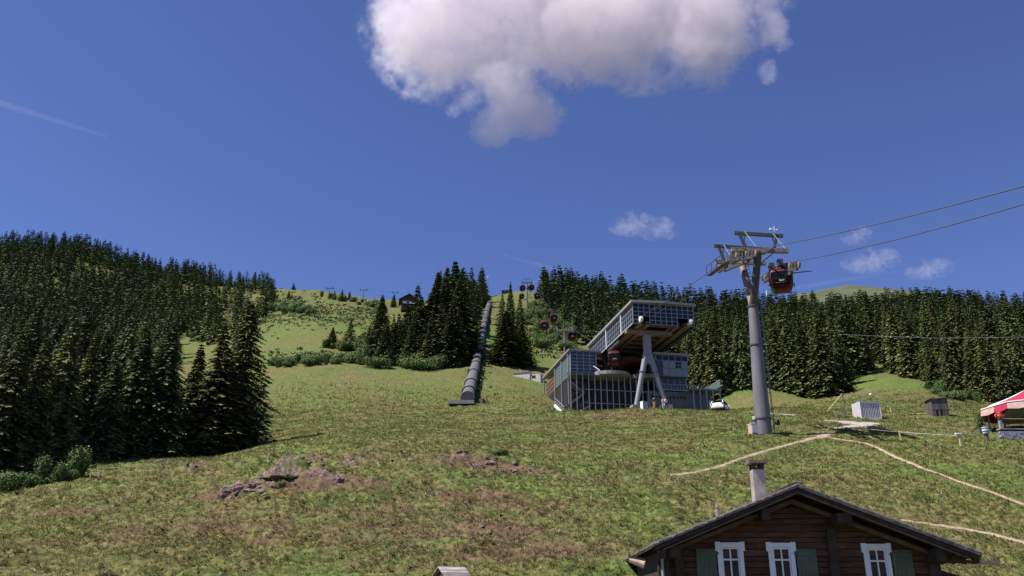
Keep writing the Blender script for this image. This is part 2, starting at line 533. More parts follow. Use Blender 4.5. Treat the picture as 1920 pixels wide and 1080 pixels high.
def ground_material():
    m = bpy.data.materials.new('meadow_ground')
    m.use_nodes = True
    n, l = m.node_tree.nodes, m.node_tree.links
    b = n['Principled BSDF']
    b.inputs['Roughness'].default_value = 0.95
    b.inputs['Specular IOR Level'].default_value = 0.1
    at_ = n.new('ShaderNodeAttribute'); at_.attribute_name = 'tone'
    sep = n.new('ShaderNodeSeparateColor'); l.new(at_.outputs['Color'], sep.inputs[0])
    geo = n.new('ShaderNodeNewGeometry')
    def noise(scale, detail=5, rough=0.6):
        z = n.new('ShaderNodeTexNoise')
        z.inputs['Scale'].default_value = scale
        z.inputs['Detail'].default_value = detail
        z.inputs['Roughness'].default_value = rough
        l.new(geo.outputs['Position'], z.inputs['Vector'])
        return z.outputs[0]
    def ramp(src, stops):
        r = n.new('ShaderNodeValToRGB')
        e = r.color_ramp.elements
        while len(e) < len(stops): e.new(0.5)
        for el, (p, c) in zip(e, stops):
            el.position = p
            el.color = (*c, 1)
        l.new(src, r.inputs[0])
        return r.outputs[0]
    def mix(f, a, b2, blend='MIX'):
        x = n.new('ShaderNodeMix'); x.data_type = 'RGBA'; x.blend_type = blend
        if isinstance(f, float): x.inputs[0].default_value = f
        else: l.new(f, x.inputs[0])
        for s, v in ((6, a), (7, b2)):
            if isinstance(v, tuple): x.inputs[s].default_value = (*v, 1)
            else: l.new(v, x.inputs[s])
        return x.outputs[2]
    fine, mid, big = noise(2.6, 8, 0.75), noise(0.45, 5), noise(0.07, 4)
    green = ramp(fine, [(0.38, GRASS_D), (0.5, GRASS_M), (0.63, GRASS_L)])
    dry = ramp(fine, [(0.38, DRY_D), (0.5, DRY_M), (0.63, DRY_L)])
    lush = ramp(fine, [(0.30, LUSH_D), (0.55, LUSH_M), (0.75, LUSH_L)])
    def mr(src, a, b2):
        x = n.new('ShaderNodeMapRange'); x.interpolation_type = 'SMOOTHSTEP'
        x.inputs[1].default_value = a; x.inputs[2].default_value = b2
        l.new(src, x.inputs[0]); return x.outputs[0]
    md = n.new('ShaderNodeMath'); md.operation = 'ADD'
    l.new(mid, md.inputs[0]); l.new(big, md.inputs[1])
    c = mix(mr(md.outputs[0], 0.88, 1.14), green, dry)
    c = mix(mr(sep.outputs[1], 0.1, 0.8), c, lush)
    add = n.new('ShaderNodeMath'); add.operation = 'ADD'
    l.new(sep.outputs[0], add.inputs[0])
    sc_ = n.new('ShaderNodeMath'); sc_.operation = 'MULTIPLY_ADD'; sc_.inputs[1].default_value = 1.0; sc_.inputs[2].default_value = -0.5
    l.new(noise(1.2, 6, 0.7), sc_.inputs[0]); l.new(sc_.outputs[0], add.inputs[1])
    brown = ramp(fine, [(0.28, BROWN_D), (0.5, BROWN_M), (0.75, BROWN_L)])
    c = mix(mr(add.outputs[0], 0.28, 0.75), c, brown)
    rock = ramp(noise(5.0, 6, 0.7), [(0.3, (.030, .020, .017)), (0.5, (.13, .09, .08)), (0.68, (.32, .235, .215))])
    c = mix(mr(sep.outputs[2], 0.45, 0.8), c, rock)
    l.new(c, b.inputs['Base Color'])
    bp = n.new('ShaderNodeBump'); bp.inputs['Strength'].default_value = 0.9; bp.inputs['Distance'].default_value = 0.12
    l.new(fine, bp.inputs['Height']); l.new(bp.outputs[0], b.inputs['Normal'])
    return m
GRASS_D, GRASS_M, GRASS_L = (.040, .058, .015), (.092, .120, .033), (.154, .182, .054)
DRY_D, DRY_M, DRY_L = (.052, .045, .017), (.118, .106, .040), (.200, .176, .075)
LUSH_D, LUSH_M, LUSH_L = (.040, .065, .014), (.100, .150, .034), (.165, .215, .055)
BROWN_D, BROWN_M, BROWN_L = (.045, .030, .018), (.120, .082, .048), (.215, .150, .095)
g = link('ground', np_mesh('ground', np.stack([XX, YY, ZZ], 1), GF, ground_material(), True, {'tone': TONE}))
tag(g, 'green and brown alpine meadow slope with bare patches and hummocks', None, None, 'structure')

# paths draped on the slope
M_PATH = mat('trodden_earth', (.17, .125, .08), .95, col2=(.42, .33, .24), scale=2.2)
M_GRAV = mat('pale_gravel', (.24, .20, .18), .95, col2=(.40, .35, .32), scale=3.0)
for nm, kd, L in path_pts:
    V, F = [], []
    for i, (p, w) in enumerate(L):
        a, b = L[max(i - 1, 0)][0], L[min(i + 1, len(L) - 1)][0]
        d = (b - a); d.z = 0
        d.normalize()
        s = Vector((-d.y, d.x, 0))
        for k in range(5):
            t = (k - 2) / 2
            wob = .85 + 1.1 * float(fbm(np.array([p.x * 1.1 + 40 * (k > 2)]), np.array([p.y * 1.1]), 3, 91)[0])
            q = p + s * (t * w * wob)
            V.append([q.x, q.y, gz(q.x, q.y) + 0.03 - 0.06 * abs(t) ** 3 + .02 * math.sin(p.x * 7 + k * 2)])
    for i in range(len(L) - 1):
        for k in range(4):
            a = i * 5 + k
            F.append([a, a + 1, a + 6, a + 5])
    o = link(nm, np_mesh(nm, V, F, M_PATH if kd == 'narrow' else M_GRAV, True))
    tag(o, None, None, None, 'structure')

# grassy hill far behind the ridge
V, F = [], []
hc = P(1560, 536, 1000)
n1, n2 = 60, 24
for j in range(n2 + 1):
    for i in range(n1 + 1):
        u_, v_ = i / n1 * 2 - 1, j / n2
        x = hc.x + u_ * 300
        y = 800 + v_ * 500
        prof = np.interp(u_, [-1, -.28, -.17, -.06, .02, .10, .17, .3, 1], [-150, -40, -9, -4.0, 0.5, 1.0, -7, -40, -170])
        z = hc.z + prof - abs(y - 1000) * (0.42 if y < 1000 else .25) + float(fbm(np.array([x / 30]), np.array([y / 30]), 3, 5)[0]) * 3
        V.append([x, y, z])
for j in range(n2):
    for i in range(n1):
        a = j * (n1 + 1) + i
        F.append([a, a + 1, a + n1 + 2, a + n1 + 1])
hill = link('hill', np_mesh('hill', V, F, bpy.data.materials['meadow_ground'], True, {'tone': np.tile([.25, .5, 0], (len(V), 1))}))
hm_ = mat('far_hill_turf', (.045, .055, .026), .95, col2=(.085, .092, .045), scale=.03)
hill.data.materials.clear(); hill.data.materials.append(hm_)
tag(hill, 'bare grassy hilltop behind the forest ridge', None, None, 'structure')

# ------------------------------------------------------------------ trees
def leaf_material(name, dark, mid_, light, rough=0.7, attr='shade', rand=0.30, trans=0.0, hue=0.025):
    m = bpy.data.materials.new(name)
    m.use_nodes = True
    n, l = m.node_tree.nodes, m.node_tree.links
    b = n['Principled BSDF']
    b.inputs['Roughness'].default_value = rough
    b.inputs['Specular IOR Level'].default_value = 0.25
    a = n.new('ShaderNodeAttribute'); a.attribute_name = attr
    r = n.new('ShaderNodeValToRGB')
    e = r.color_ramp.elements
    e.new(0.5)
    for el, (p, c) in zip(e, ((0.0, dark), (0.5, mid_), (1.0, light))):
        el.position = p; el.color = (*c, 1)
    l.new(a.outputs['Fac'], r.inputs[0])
    oi = n.new('ShaderNodeObjectInfo')
    hv = n.new('ShaderNodeHueSaturation')
    mr = n.new('ShaderNodeMapRange'); mr.inputs[3].default_value = 1 - rand; mr.inputs[4].default_value = 1 + rand
    l.new(oi.outputs['Random'], mr.inputs[0]); l.new(mr.outputs[0], hv.inputs['Value'])
    wn = n.new('ShaderNodeTexWhiteNoise'); wn.noise_dimensions = '1D'
    l.new(oi.outputs['Random'], wn.inputs['W'])
    mh = n.new('ShaderNodeMapRange'); mh.inputs[3].default_value = 0.5 - hue; mh.inputs[4].default_value = 0.5 + hue
    l.new(wn.outputs['Value'], mh.inputs[0]); l.new(mh.outputs[0], hv.inputs['Hue'])
    l.new(r.outputs[0], hv.inputs['Color'])
    l.new(hv.outputs[0], b.inputs['Base Color'])
    return m
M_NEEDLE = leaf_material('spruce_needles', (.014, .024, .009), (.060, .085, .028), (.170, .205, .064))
M_NEEDLE2 = leaf_material('sunlit_spruce_needles', (.016, .025, .009), (.074, .094, .030), (.200, .220, .070))  # lighter copy of the needles, sun on the near trees put into the colour
M_LEAF = leaf_material('shrub_leaves', (.036, .062, .015), (.100, .150, .038), (.185, .240, .070), rand=.25, hue=.03)
M_LARCH = leaf_material('larch_needles', (.045, .065, .015), (.100, .130, .030), (.165, .195, .060))
M_BARK = mat('bark', (.075, .055, .042), .95, col2=(.17, .13, .105), scale=6, stretch=(3, 3, .6))

def spruce_arrays(h, r, seed, levels, branches, twigs, tw_len, tw_wid, bare=0.04, sparse=0.0, shape=0.85, lean=1.0):
    """crown as hanging sprays of needles on whorls of drooping branches: (V, F quads, shade)"""
    g_ = np.random.default_rng(seed)
    V, F, S = [], [], []
    asym = g_.uniform(0, 6.28)
    gap = [(g_.uniform(0, 6.28), g_.uniform(.15, .8), g_.uniform(.25, .6)) for _ in range(3)]
    for L in range(levels):
        t = (L + g_.uniform(-.3, .3)) / levels
        t = min(max(t, 0), .995)
        z = h * (bare + (1 - bare) * t)
        R = r * (1 - t) ** shape * g_.uniform(.80, 1.12) + 0.05
        if t < 0.12:
            R *= 0.72 + 2.2 * t
        nb = max(5, int(branches * (0.5 + 0.5 * (1 - t))))
        a0 = g_.uniform(0, 6.28)
        for k in range(nb):
            if t < .8 and g_.random() < sparse: continue
            an = a0 + 6.283 * k / nb + g_.uniform(-.35, .35)
            Rb = R * g_.uniform(.68, 1.12) * (1 + .10 * math.cos(an - asym))
            if any(abs((an - ga + 3.14) % 6.283 - 3.14) < gw_ and abs(t - gt) < .03 for ga, gt, gw_ in gap):
                Rb *= .45
            ca, sa = math.cos(an), math.sin(an)
            rise = (0.22 + 0.5 * t) * Rb
            droop = (0.62 - 0.35 * t) * Rb
            def pt(s, off=0.0, up=0.0):
                rad = Rb * s
                zz = z + rise * s * (1 - s) * 1.2 - droop * s * s + .12 * Rb * max(0, s - .8) * 5 * (1 if t > .3 else .6) + up
                return (rad * ca - off * sa, rad * sa + off * ca, zz)
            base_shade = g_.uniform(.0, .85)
            for q in range(twigs):
                s = (q + g_.uniform(.2, .9)) / twigs
                s = .18 + .82 * s
                side = (-1 if q % 2 else 1) if q < twigs - 1 else 0
                ln = tw_len * (0.28 + 0.85 * (1 - t)) * g_.uniform(.7, 1.3)
                wd = tw_wid * (0.5 + 0.6 * (1 - t)) * g_.uniform(.7, 1.3)
                p0 = np.array(pt(s))
                # direction: outward and to the side, hanging
                dirr = np.array((ca * (.75 + .3 * (side == 0)) - sa * side * .8, sa * (.75 + .3 * (side == 0)) + ca * side * .8, -0.42 * g_.uniform(.3, 1.7) * lean))
                dirr /= np.linalg.norm(dirr)
                acr = np.cross(dirr, (0, 0, 1)); acr /= np.linalg.norm(acr) + 1e-6
                nrm = np.cross(acr, dirr)
                tilt = g_.uniform(-.7, .7)
                ac2 = acr * math.cos(tilt) + nrm * math.sin(tilt)
                o = len(V)
                m_ = p0 + dirr * ln * .45
                V += [p0, m_ + ac2 * wd - np.array((0, 0, wd * .35)), p0 + dirr * ln - np.array((0, 0, ln * .12)), m_ - ac2 * wd - np.array((0, 0, wd * .35))]
                F.append((o, o + 1, o + 2, o + 3))
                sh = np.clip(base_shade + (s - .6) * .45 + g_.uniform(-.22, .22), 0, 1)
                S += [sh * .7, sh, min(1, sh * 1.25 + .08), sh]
    # leader
    o = len(V)
    V += [np.array((-.07, 0, h * .95)), np.array((.07, 0, h * .95)), np.array((.015, .02, h * 1.02)), np.array((-.015, .02, h * 1.02))]
    F.append((o, o + 1, o + 2, o + 3)); S += [.4] * 4
    return np.array(V), np.array(F), np.array(S)

def trunk_mesh(h, r0, name, n=8):
    mb = MB()
    zs = [-1.5, 0, .35, h * .3, h * .65, h * .97]
    rs = [r0 * 1.5, r0 * 1.35, r0, r0 * .8, r0 * .42, .02]
    mb.tube([(0.03 * math.sin(z), 0.03 * math.cos(z * .7), z) for z in zs], rs, n)
    return mb.mesh(name, M_BARK, True)

H0 = 17.0
NEAR = []      # (crown mesh, trunk mesh, radius)
for i, (r_, lv, br_, tw) in enumerate(((3.4, 46, 13, 15), (3.0, 44, 13, 14), (3.7, 46, 14, 15), (2.7, 46, 12, 13))):
    V, F, S = spruce_arrays(H0, r_, 100 + i, lv, br_, tw, .72, .17, bare=.03, shape=(.80, .88, .76, .92)[i])
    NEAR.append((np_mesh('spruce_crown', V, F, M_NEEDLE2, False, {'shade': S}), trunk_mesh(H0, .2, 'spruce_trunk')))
MID = []
for i, r_ in enumerate((3.3, 2.8, 3.7, 2.5, 3.2, 2.3)):
    V, F, S = spruce_arrays(H0, r_, 200 + i, 34, 10, 7, .85, .21, bare=.05, sparse=.08, shape=(1.1, 1.0, 1.2, .95, 1.25, 1.0)[i])
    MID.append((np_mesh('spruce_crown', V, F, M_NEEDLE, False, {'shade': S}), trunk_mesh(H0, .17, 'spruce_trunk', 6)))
FAR2 = [spruce_arrays(H0, r_, 350 + i, 17, 7, 2, 1.5, .50, bare=.06, sparse=.1, shape=(1.1, 1.0, 1.25, 1.0)[i]) for i, r_ in enumerate((3.0, 2.5, 3.4, 2.2))]
FAR = [spruce_arrays(H0, r_, 300 + i, 24, 8, 3, 1.15, .36, bare=.06, sparse=.1, shape=(1.1, 1.0, 1.25, 1.0)[i]) for i, r_ in enumerate((3.0, 2.5, 3.4, 2.2))]
LARCH = []
for i, r_ in enumerate((2.6, 2.2)):
    V, F, S = spruce_arrays(H0, r_, 400 + i, 28, 9, 4, .9, .30, bare=.08, sparse=.15, shape=.7, lean=.4)
    LARCH.append((np_mesh('larch_crown', V, F, M_LARCH, False, {'shade': S}), trunk_mesh(H0, .16, 'larch_trunk', 6)))

def plant_tree(pos, h, variant, label, group, wide=1.0, name='spruce_tree', cat='tree'):
    crown, trunk = variant
    t = thing(name, label, cat, pos, random.uniform(0, 6.28), group)
    s = h / H0
    t.scale = (s * wide, s * wide, s)
    link('crown', crown, t)
    link('trunk', trunk, t)
    return t

# --- single trees one can point to: (px, py of the foot, py of the tip or height, distance, variant, wide, label)
def tree_at(px, Y, ytop, variant, label, group, wide=1.0, **kw):
    p = at(px, Y)
    ztop = elev(ytop) * math.hypot(1, 0) * Y
    h = max(3.0, ztop - p.z)
    return plant_tree(p - Vector((0, 0, .15)), h, variant, label, group, wide, **kw)
G_EDGE = 'big spruces at the left edge of the meadow'
EDGE = [  # px, Y, top, variant, wide, label
 (440, 80, 562, 0, 1.25, 'tall broad spruce at the right end of the left tree group, with long shadow'),
 (392, 77, 604, 1, 1.45, 'slightly shorter spruce directly left of the tall spruce with the long shadow'),
 (350, 78, 640, 3, 1.5, 'low narrow spruce at the gap in the left tree group, beside the lit meadow strip'),
 (290, 74, 606, 2, 1.2, 'broad spruce with sunlit boughs just left of the gap in the tree group'),
 (238, 73, 608, 0, 1.25, 'spruce with olive sunlit boughs, second tree left of the gap'),
 (186, 70, 640, 1, 1.1, 'shaded spruce rising above the wire fence posts at the meadow edge'),
 (140, 71, 612, 3, 1.25, 'slender dark spruce behind the pale green saplings'),
 (92, 68, 590, 2, 1.0, 'dark broad spruce above the green roadside bushes'),
 (40, 66, 625, 0, 1.1, 'dark spruce second from the left picture edge'),
 (-12, 64, 600, 1, 1.2, 'dark spruce cut by the left picture edge'),
 (120, 84, 575, 0, 1.0, 'tall spruce in the second row behind the slender dark spruce'),
 (210, 88, 580, 2, .9, 'tall spruce in the second row behind the shaded fence spruce'),
 (20, 84, 560, 3, 1.2, 'tall spruce in the second row near the left picture edge'),
 (425, 92, 590, 1, 1.0, 'spruce partly hidden behind the tall spruce with the long shadow'),
]
used = []
for px_, Y_, top_, v_, w_, lb in EDGE:
    o = tree_at(px_, Y_, top_, NEAR[v_], lb, G_EDGE, w_)
    used.append((o.location.x, o.location.y))
G_PIPE = 'spruces in the middle of the slope around the pipe'
MIDDLE = [
 (950, 190, 582, NEAR[2], 1.9, 'broad spruce right of the pipe with the pale concrete hut at its foot'),
 (978, 194, 606, NEAR[0], 1.9, 'spruce behind the broad one right of the pipe'),
 (957, 250, 527, NEAR[3], .95, 'narrow tall spruce right of the top of the pipe'),
 (942, 262, 548, MID[0], 1.3, 'short spruce left of the narrow tall one by the pipe top'),
 (975, 262, 553, MID[2], 1.3, 'spruce below the topmost lift mast'),
 (850, 205, 486, NEAR[0], 1.23, 'highest spruce left of the pipe, tip against the sky'),
 (835, 212, 499, NEAR[1], 1.3, 'second highest spruce left of the pipe'),
 (866, 228, 500, MID[4], 1.43, 'spruce just right of the highest one left of the pipe'),
 (818, 218, 508, NEAR[3], 1.43, 'spruce with pointed tip two places left of the highest one'),
 (803, 200, 545, MID[2], 1.43, 'mid-height spruce below the pointed tips left of the pipe'),
 (848, 182, 565, NEAR[2], 1.3, 'wide spruce in front of the highest one left of the pipe'),
 (826, 186, 556, NEAR[1], 1.3, 'spruce in front row beside the wide one left of the pipe'),
 (864, 200, 540, MID[0], 1.43, 'spruce nearest the pipe on its left side'),
 (880, 238, 525, MID[1], 1.56, 'spruce beside the pipe halfway up its left side'),
 (893, 275, 540, MID[3], 1.56, 'small spruce by the upper left side of the pipe'),
 (779, 205, 532, MID[3], 1.56, 'slim spruce right of the dark chalet on the ridge'),
 (711, 196, 551, NEAR[3], 1.56, 'pointed spruce standing free in the left bush belt'),
 (690, 190, 606, MID[2], 1.7, 'short wide spruce left of the pointed free one'),
 (735, 188, 592, MID[4], 1.7, 'young spruce right of the pointed free one'),
 (755, 186, 601, MID[0], 1.7, 'young spruce below the chalet'),
 (775, 184, 582, MID[2], 1.43, 'spruce below and right of the chalet'),
 (795, 183, 597, MID[5], 1.7, 'narrow spruce at the lower end of the bush belt'),
 (745, 196, 586, MID[1], 1.56, 'spruce half hidden among bushes below the chalet'),
 (655, 212, 598, MID[2], 2.0, 'small spruce at the right end of the hedge on the meadow'),
 (760, 196, 560, MID[2], 1.6, 'full spruce directly below the balcony of the chalet'),
 (786, 192, 553, NEAR[0], 1.3, 'full spruce below and right of the chalet, taller than its neighbours'),
 (812, 194, 535, NEAR[2], 1.56, 'full spruce in the heart of the clump left of the pipe'),
 (832, 196, 520, NEAR[0], 1.56, 'tall full spruce below the second highest one left of the pipe'),
 (860, 195, 522, NEAR[2], 1.56, 'tall full spruce below the highest one, right side of the clump'),
 (864, 214, 518, MID[2], 1.5, 'full spruce at the right flank of the clump by the pipe'),
 (702, 189, 588, MID[2], 1.6, 'stout spruce in the left part of the bush belt'),
 (722, 185, 590, MID[0], 1.6, 'stout spruce just right of the pointed free one'),
 (767, 183, 604, MID[4], 1.6, 'low stout spruce in the middle of the bush belt'),
 (808, 181, 580, NEAR[1], 1.3, 'stout spruce at the front of the clump left of the pipe'),
 (838, 180, 592, MID[2], 1.6, 'low stout spruce at the front of the clump, near the pipe side'),
 (858, 184, 580, NEAR[3], 1.5, 'stout spruce at the right front corner of the clump'),
 (866, 205, 565, MID[0], 1.6, 'small stout spruce close to the middle of the pipe'),
 (622, 214, 612, MID[4], 2.6, 'small bushy spruce at the left end of the hedge on the meadow'),
]
for px_, Y_, top_, v_, w_, lb in MIDDLE:
    o = tree_at(px_, Y_, top_, v_, lb, G_PIPE, w_)
    used.append((o.location.x, o.location.y))
G_RIDGE = 'single spruces on the bare ridge'
for px_, Y_, top_, lb in ((550, 515, 529, 'lone little spruce on the grassy skyline'), (541, 430, 543, 'dark spruce of the pair below the grassy skyline'), (547, 432, 550, 'shorter partner of the dark pair below the skyline'),
    (627, 430, 544, 'spruce right of the first ridge lift mast'), (641, 435, 541, 'middle spruce of the three between the ridge masts'), (655, 425, 545, 'spruce left of the second ridge lift mast'),
    (738, 400, 551, 'small spruce left of the chalet on the ridge'), (511, 520, 534, 'tiny spruce at the end of the left wood on the skyline')):
    o = tree_at(px_, Y_, top_, MID[(px_ * 7) % 6], lb, G_RIDGE, 1.9)
    used.append((o.location.x, o.location.y))
G_RIGHT = 'big spruces at the front edge of the right wood'
for px_, Y_, top_, v_, w_, lb in (
 (1550, 160, 578, 2, 1.1, 'large spruce at the right corner of the front wood block, dark shadow at its foot'),
 (1583, 163, 610, 0, 1.0, 'spruce with boughs to the ground right beside the meadow corner'),
 (1515, 164, 590, 3, 1.2, 'spruce left of the large corner spruce'),
 (1488, 168, 584, 1, 1.1, 'slim spruce in front row right of the cable car mast'),
 (1462, 170, 588, 0, 1.0, 'spruce standing just right of the cable car mast'),
 (1395, 172, 585, 2, .9, 'spruce with pale sunlit boughs just left of the cable car mast'),
 (1372, 176, 590, 1, 1.0, 'spruce above the white car'),
 (1345, 172, 592, 3, 1.2, 'spruce right of the glass terrace of the station'),
 (1320, 180, 600, 0, 1.0, 'spruce behind the glass terrace of the station'),
 (1300, 186, 604, 1, 1.0, 'spruce rising beside the right roof of the station'),
 (1755, 150, 632, 2, 1.0, 'spruce above the weathered wooden shed'),
 (1790, 146, 628, 0, 1.0, 'spruce right of the one above the weathered shed'),
 (1830, 142, 640, 1, 1.1, 'front row spruce left of the festival tent'),
 (1862, 140, 620, 3, 1.2, 'tall front row spruce above the left edge of the tent'),
 (1895, 137, 634, 2, 1.0, 'front row spruce above the tent roof'),
 (1930, 138, 612, 0, 1.0, 'front row spruce cut by the right picture edge'),
 (1770, 162, 618, 3, 1.1, 'spruce in second row over the weathered shed')):
    o = tree_at(px_, Y_, top_, NEAR[v_], lb, G_RIGHT, w_)
    used.append((o.location.x, o.location.y))

# --- woods: scattered feet of trees inside regions of the slope
def inside(poly, x, y):
    c = False
    n = len(poly)
    for i in range(n):
        x1, y1 = poly[i]; x2, y2 = poly[(i + 1) % n]
        if (y1 > y) != (y2 > y) and x < (x2 - x1) * (y - y1) / (y2 - y1) + x1:
            c = not c
    return c
# picture outlines of the ground the woods stand on (feet), with distance limits
WOODS = [
 ('left', [(-260,860),(330,860),(345,760),(330,690),(345,650),(440,640),(500,600),(515,548),(430,528),(250,498),(190,474),(120,462),(0,452),(-260,430)], 235, 720, 6.8),
 ('right', [(1270,700),(1330,716),(1470,728),(1520,737),(1604,738),(1606,694),(1660,697),(1735,714),(1760,738),(1830,750),(1960,752),(2200,740),(2200,575),(1700,570),(1450,556),(1280,560),(1190,560),(1120,552),(1015,545),(1020,580),(1080,640),(1200,680)], 150, 520, 6.4),
 ('behind', [(-200,830),(330,830),(325,780),(-200,780)], 90, 128, 5.5),
 ('middle', [(805,630),(815,655),(880,655),(890,610),(905,570),(905,548),(862,550),(820,575)], 185, 420, 6.6),
]
CLEAR = [ # openings in the woods (picture ellipses of ground)
 (195, 513, 48, 11), (165, 500, 26, 7), (345, 680, 22, 55), (420, 600, 18, 14), (390, 560, 24, 16), (345, 548, 26, 16), (480, 570, 26, 20), (1230, 670, 40, 20), (290, 545, 20, 12)]
cand = []
cell = {}
def far_enough(x, y, d):
    k = (int(x // 8), int(y // 8))
    for i in (-1, 0, 1):
        for j in (-1, 0, 1):
            for (a, b) in cell.get((k[0] + i, k[1] + j), ()):
                if (a - x) ** 2 + (b - y) ** 2 < d * d: return False
    cell.setdefault(k, []).append((x, y))
    return True
for (x, y) in used: far_enough(x, y, 0)
for nm, poly, y0, y1, sp in WOODS:
    pxs = [p[0] for p in poly]
    N = 16000
    yy = np.sqrt(rng.uniform(y0 ** 2, y1 ** 2, N))
    tt = rng.uniform(tanaz(min(pxs), 600), tanaz(max(pxs), 600), N)
    xx = tt * yy
    zz = base_height(xx, yy)
    for x, y, z in zip(xx, yy, zz):
        qx, qy = proj(x, y, z)
        if not inside(poly, qx, qy): continue
        if not (nm == 'left' and y > 600) and any(((qx - a) / c) ** 2 + ((qy - b) / d) ** 2 < 1 for a, b, c, d in CLEAR): continue
        s_ = sp * (0.85 if y < 200 else 1.0)
        if not far_enough(x, y, s_): continue
        hgt = rng.uniform(10.5, 20.5) * (1.05 if nm == 'left' else 1.0)
        if nm == 'middle': hgt *= .95
        if nm == 'left' and qx > 400: hgt *= .68
        if nm == 'behind': hgt = rng.uniform(11, 15)
        cand.append((hgt / y, x, y, z, hgt, nm))
cand.sort(reverse=True)
N_ONE = 300 - len(used)
ORD = 'first second third fourth fifth sixth seventh eighth ninth tenth eleventh twelfth thirteenth fourteenth fifteenth sixteenth seventeenth eighteenth nineteenth twentieth twenty-first twenty-second twenty-third twenty-fourth twenty-fifth twenty-sixth'.split()
GRP = {'left': 'spruces of the left hillside wood', 'behind': 'spruces in the shade behind the big left trees', 'right': 'spruces of the wood on the right', 'middle': 'spruces of the clump left of the pipe'}
SPOT = {
 'left': [(60, 'above the left picture edge'), (130, 'above the slender dark spruce'), (200, 'below the high clearing'), (260, 'right of the high clearing'), (320, 'above the lit meadow gap'), (380, 'above the lowest big spruce'), (440, 'above the tallest left spruce'), (999, 'at the open end by the meadow')],
 'behind': [(80, 'near the left picture edge'), (200, 'behind the slender dark spruce'), (999, 'behind the sunlit spruces by the gap')],
 'right': [(1080, 'right of the sky line mast'), (1180, 'left above the station hall'), (1300, 'above the station hall'), (1400, 'between station hall and large mast'), (1500, 'just right of the large mast'), (1610, 'above the big corner spruce'), (1720, 'above the meadow tongue'), (1800, 'above the weathered shed'), (1870, 'left above the tent'), (9999, 'above the tent')],
 'middle': [(9999, 'in the clump left of the pipe')]}
ROWS = ['lowest row', 'lower rows', 'middle rows', 'upper rows', 'highest rows']
buckets = {}
ones = cand[:N_ONE]
for it in ones:
    _, x, y, z, hgt, nm = it
    qx, qy = proj(x, y, z)
    spot = next(tx for lim, tx in SPOT[nm] if qx < lim)
    lim_ = {'left': (300, 380, 470, 560), 'behind': (100, 112, 900, 900), 'right': (180, 215, 260, 320), 'middle': (215, 250, 300, 400)}[nm]
    rw = ROWS[sum(y > v for v in lim_)]
    larch = nm == 'right' and rng.random() < .06
    buckets.setdefault((nm, spot, rw, larch), []).append((qx, it))
k = 0
for (nm, spot, rw, larch), L in buckets.items():
    L.sort(key=lambda q: q[0])
    for i_, (qx, (_, x, y, z, hgt, nm_)) in enumerate(L):
        kind = 'light green larch' if larch else 'dark spruce'
        lb = '%s %s from left, %s of wood %s' % (ORD[min(i_, 25)], kind, rw, spot) if len(L) > 1 else 'only %s, %s of wood %s' % (kind, rw, spot)
        v = NEAR[k % 4] if y < 240 else MID[int(rng.integers(0, 6))]
        k += 1
        if larch:
            plant_tree((x, y, z - .2), hgt, LARCH[k % 2], lb, 'larches of the right wood', 1.1, name='larch_tree')
        else:
            plant_tree((x, y, z - .2), hgt, v, lb, GRP[nm], rng.uniform(.95, 1.25))
# the rest of the wood is one body
VV, FF, SS = [], [], []
off = 0
for k, (_, x, y, z, hgt, nm) in enumerate(cand[N_ONE:]):
    V, F, S = (FAR if y < 300 else FAR2)[int(rng.integers(0, 4))]
    s, w_ = hgt / H0, rng.uniform(1.05, 1.3) * (1.25 if y > 300 else 1.0)
    a = rng.uniform(0, 6.28)
    ca, sa = math.cos(a), math.sin(a)
    R_ = np.stack([(V[:, 0] * ca - V[:, 1] * sa) * s * w_ + x, (V[:, 0] * sa + V[:, 1] * ca) * s * w_ + y, V[:, 2] * s + z - .3], 1)
    VV.append(R_); FF.append(F + off); SS.append(np.clip(S * rng.uniform(.28, .85), 0, 1))
    off += len(V)
print('TREES', len(used), len(cand), off)
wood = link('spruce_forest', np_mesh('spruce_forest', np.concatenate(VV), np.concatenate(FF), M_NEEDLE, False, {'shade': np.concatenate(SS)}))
tag(wood, 'distant spruce wood covering both upper slopes up to the skyline', 'forest', None, 'stuff')

# --- broadleaf bushes
def bush_arrays(r, h, seed, n=900, leaf=.16, lumps=7):
    g_ = np.random.default_rng(seed)
    c = [(g_.uniform(-.55, .55) * r, g_.uniform(-.55, .55) * r, h * g_.uniform(.3, .66), g_.uniform(.38, .6) * r, g_.uniform(.3, .45) * h) for _ in range(lumps)]
    V, F, S = [], [], []
    for i in range(n):
        cx, cy, cz, rr, hh = c[int(g_.integers(0, lumps))]
        d = g_.normal(size=3); d /= np.linalg.norm(d)
        q = g_.uniform(.6, 1.0) + .35 * g_.random() ** 4
        p = np.array((cx + d[0] * rr * q, cy + d[1] * rr * q, max(.05, cz + d[2] * hh * q)))
        nrm = d + g_.normal(size=3) * .55 + np.array((0, 0, .35)); nrm /= np.linalg.norm(nrm)
        a = np.cross(nrm, g_.normal(size=3)); a /= np.linalg.norm(a) + 1e-6
        b = np.cross(nrm, a)
        s = leaf * g_.uniform(.6, 1.5)
        o = len(V)
        V += [p - a * s, p + b * s * .6, p + a * s, p - b * s * .6]
        F.append((o, o + 1, o + 2, o + 3))
        S += [np.clip(g_.normal(.45, .22), 0, 1)] * 4
    return np.array(V), np.array(F), np.array(S)
BUSH = []
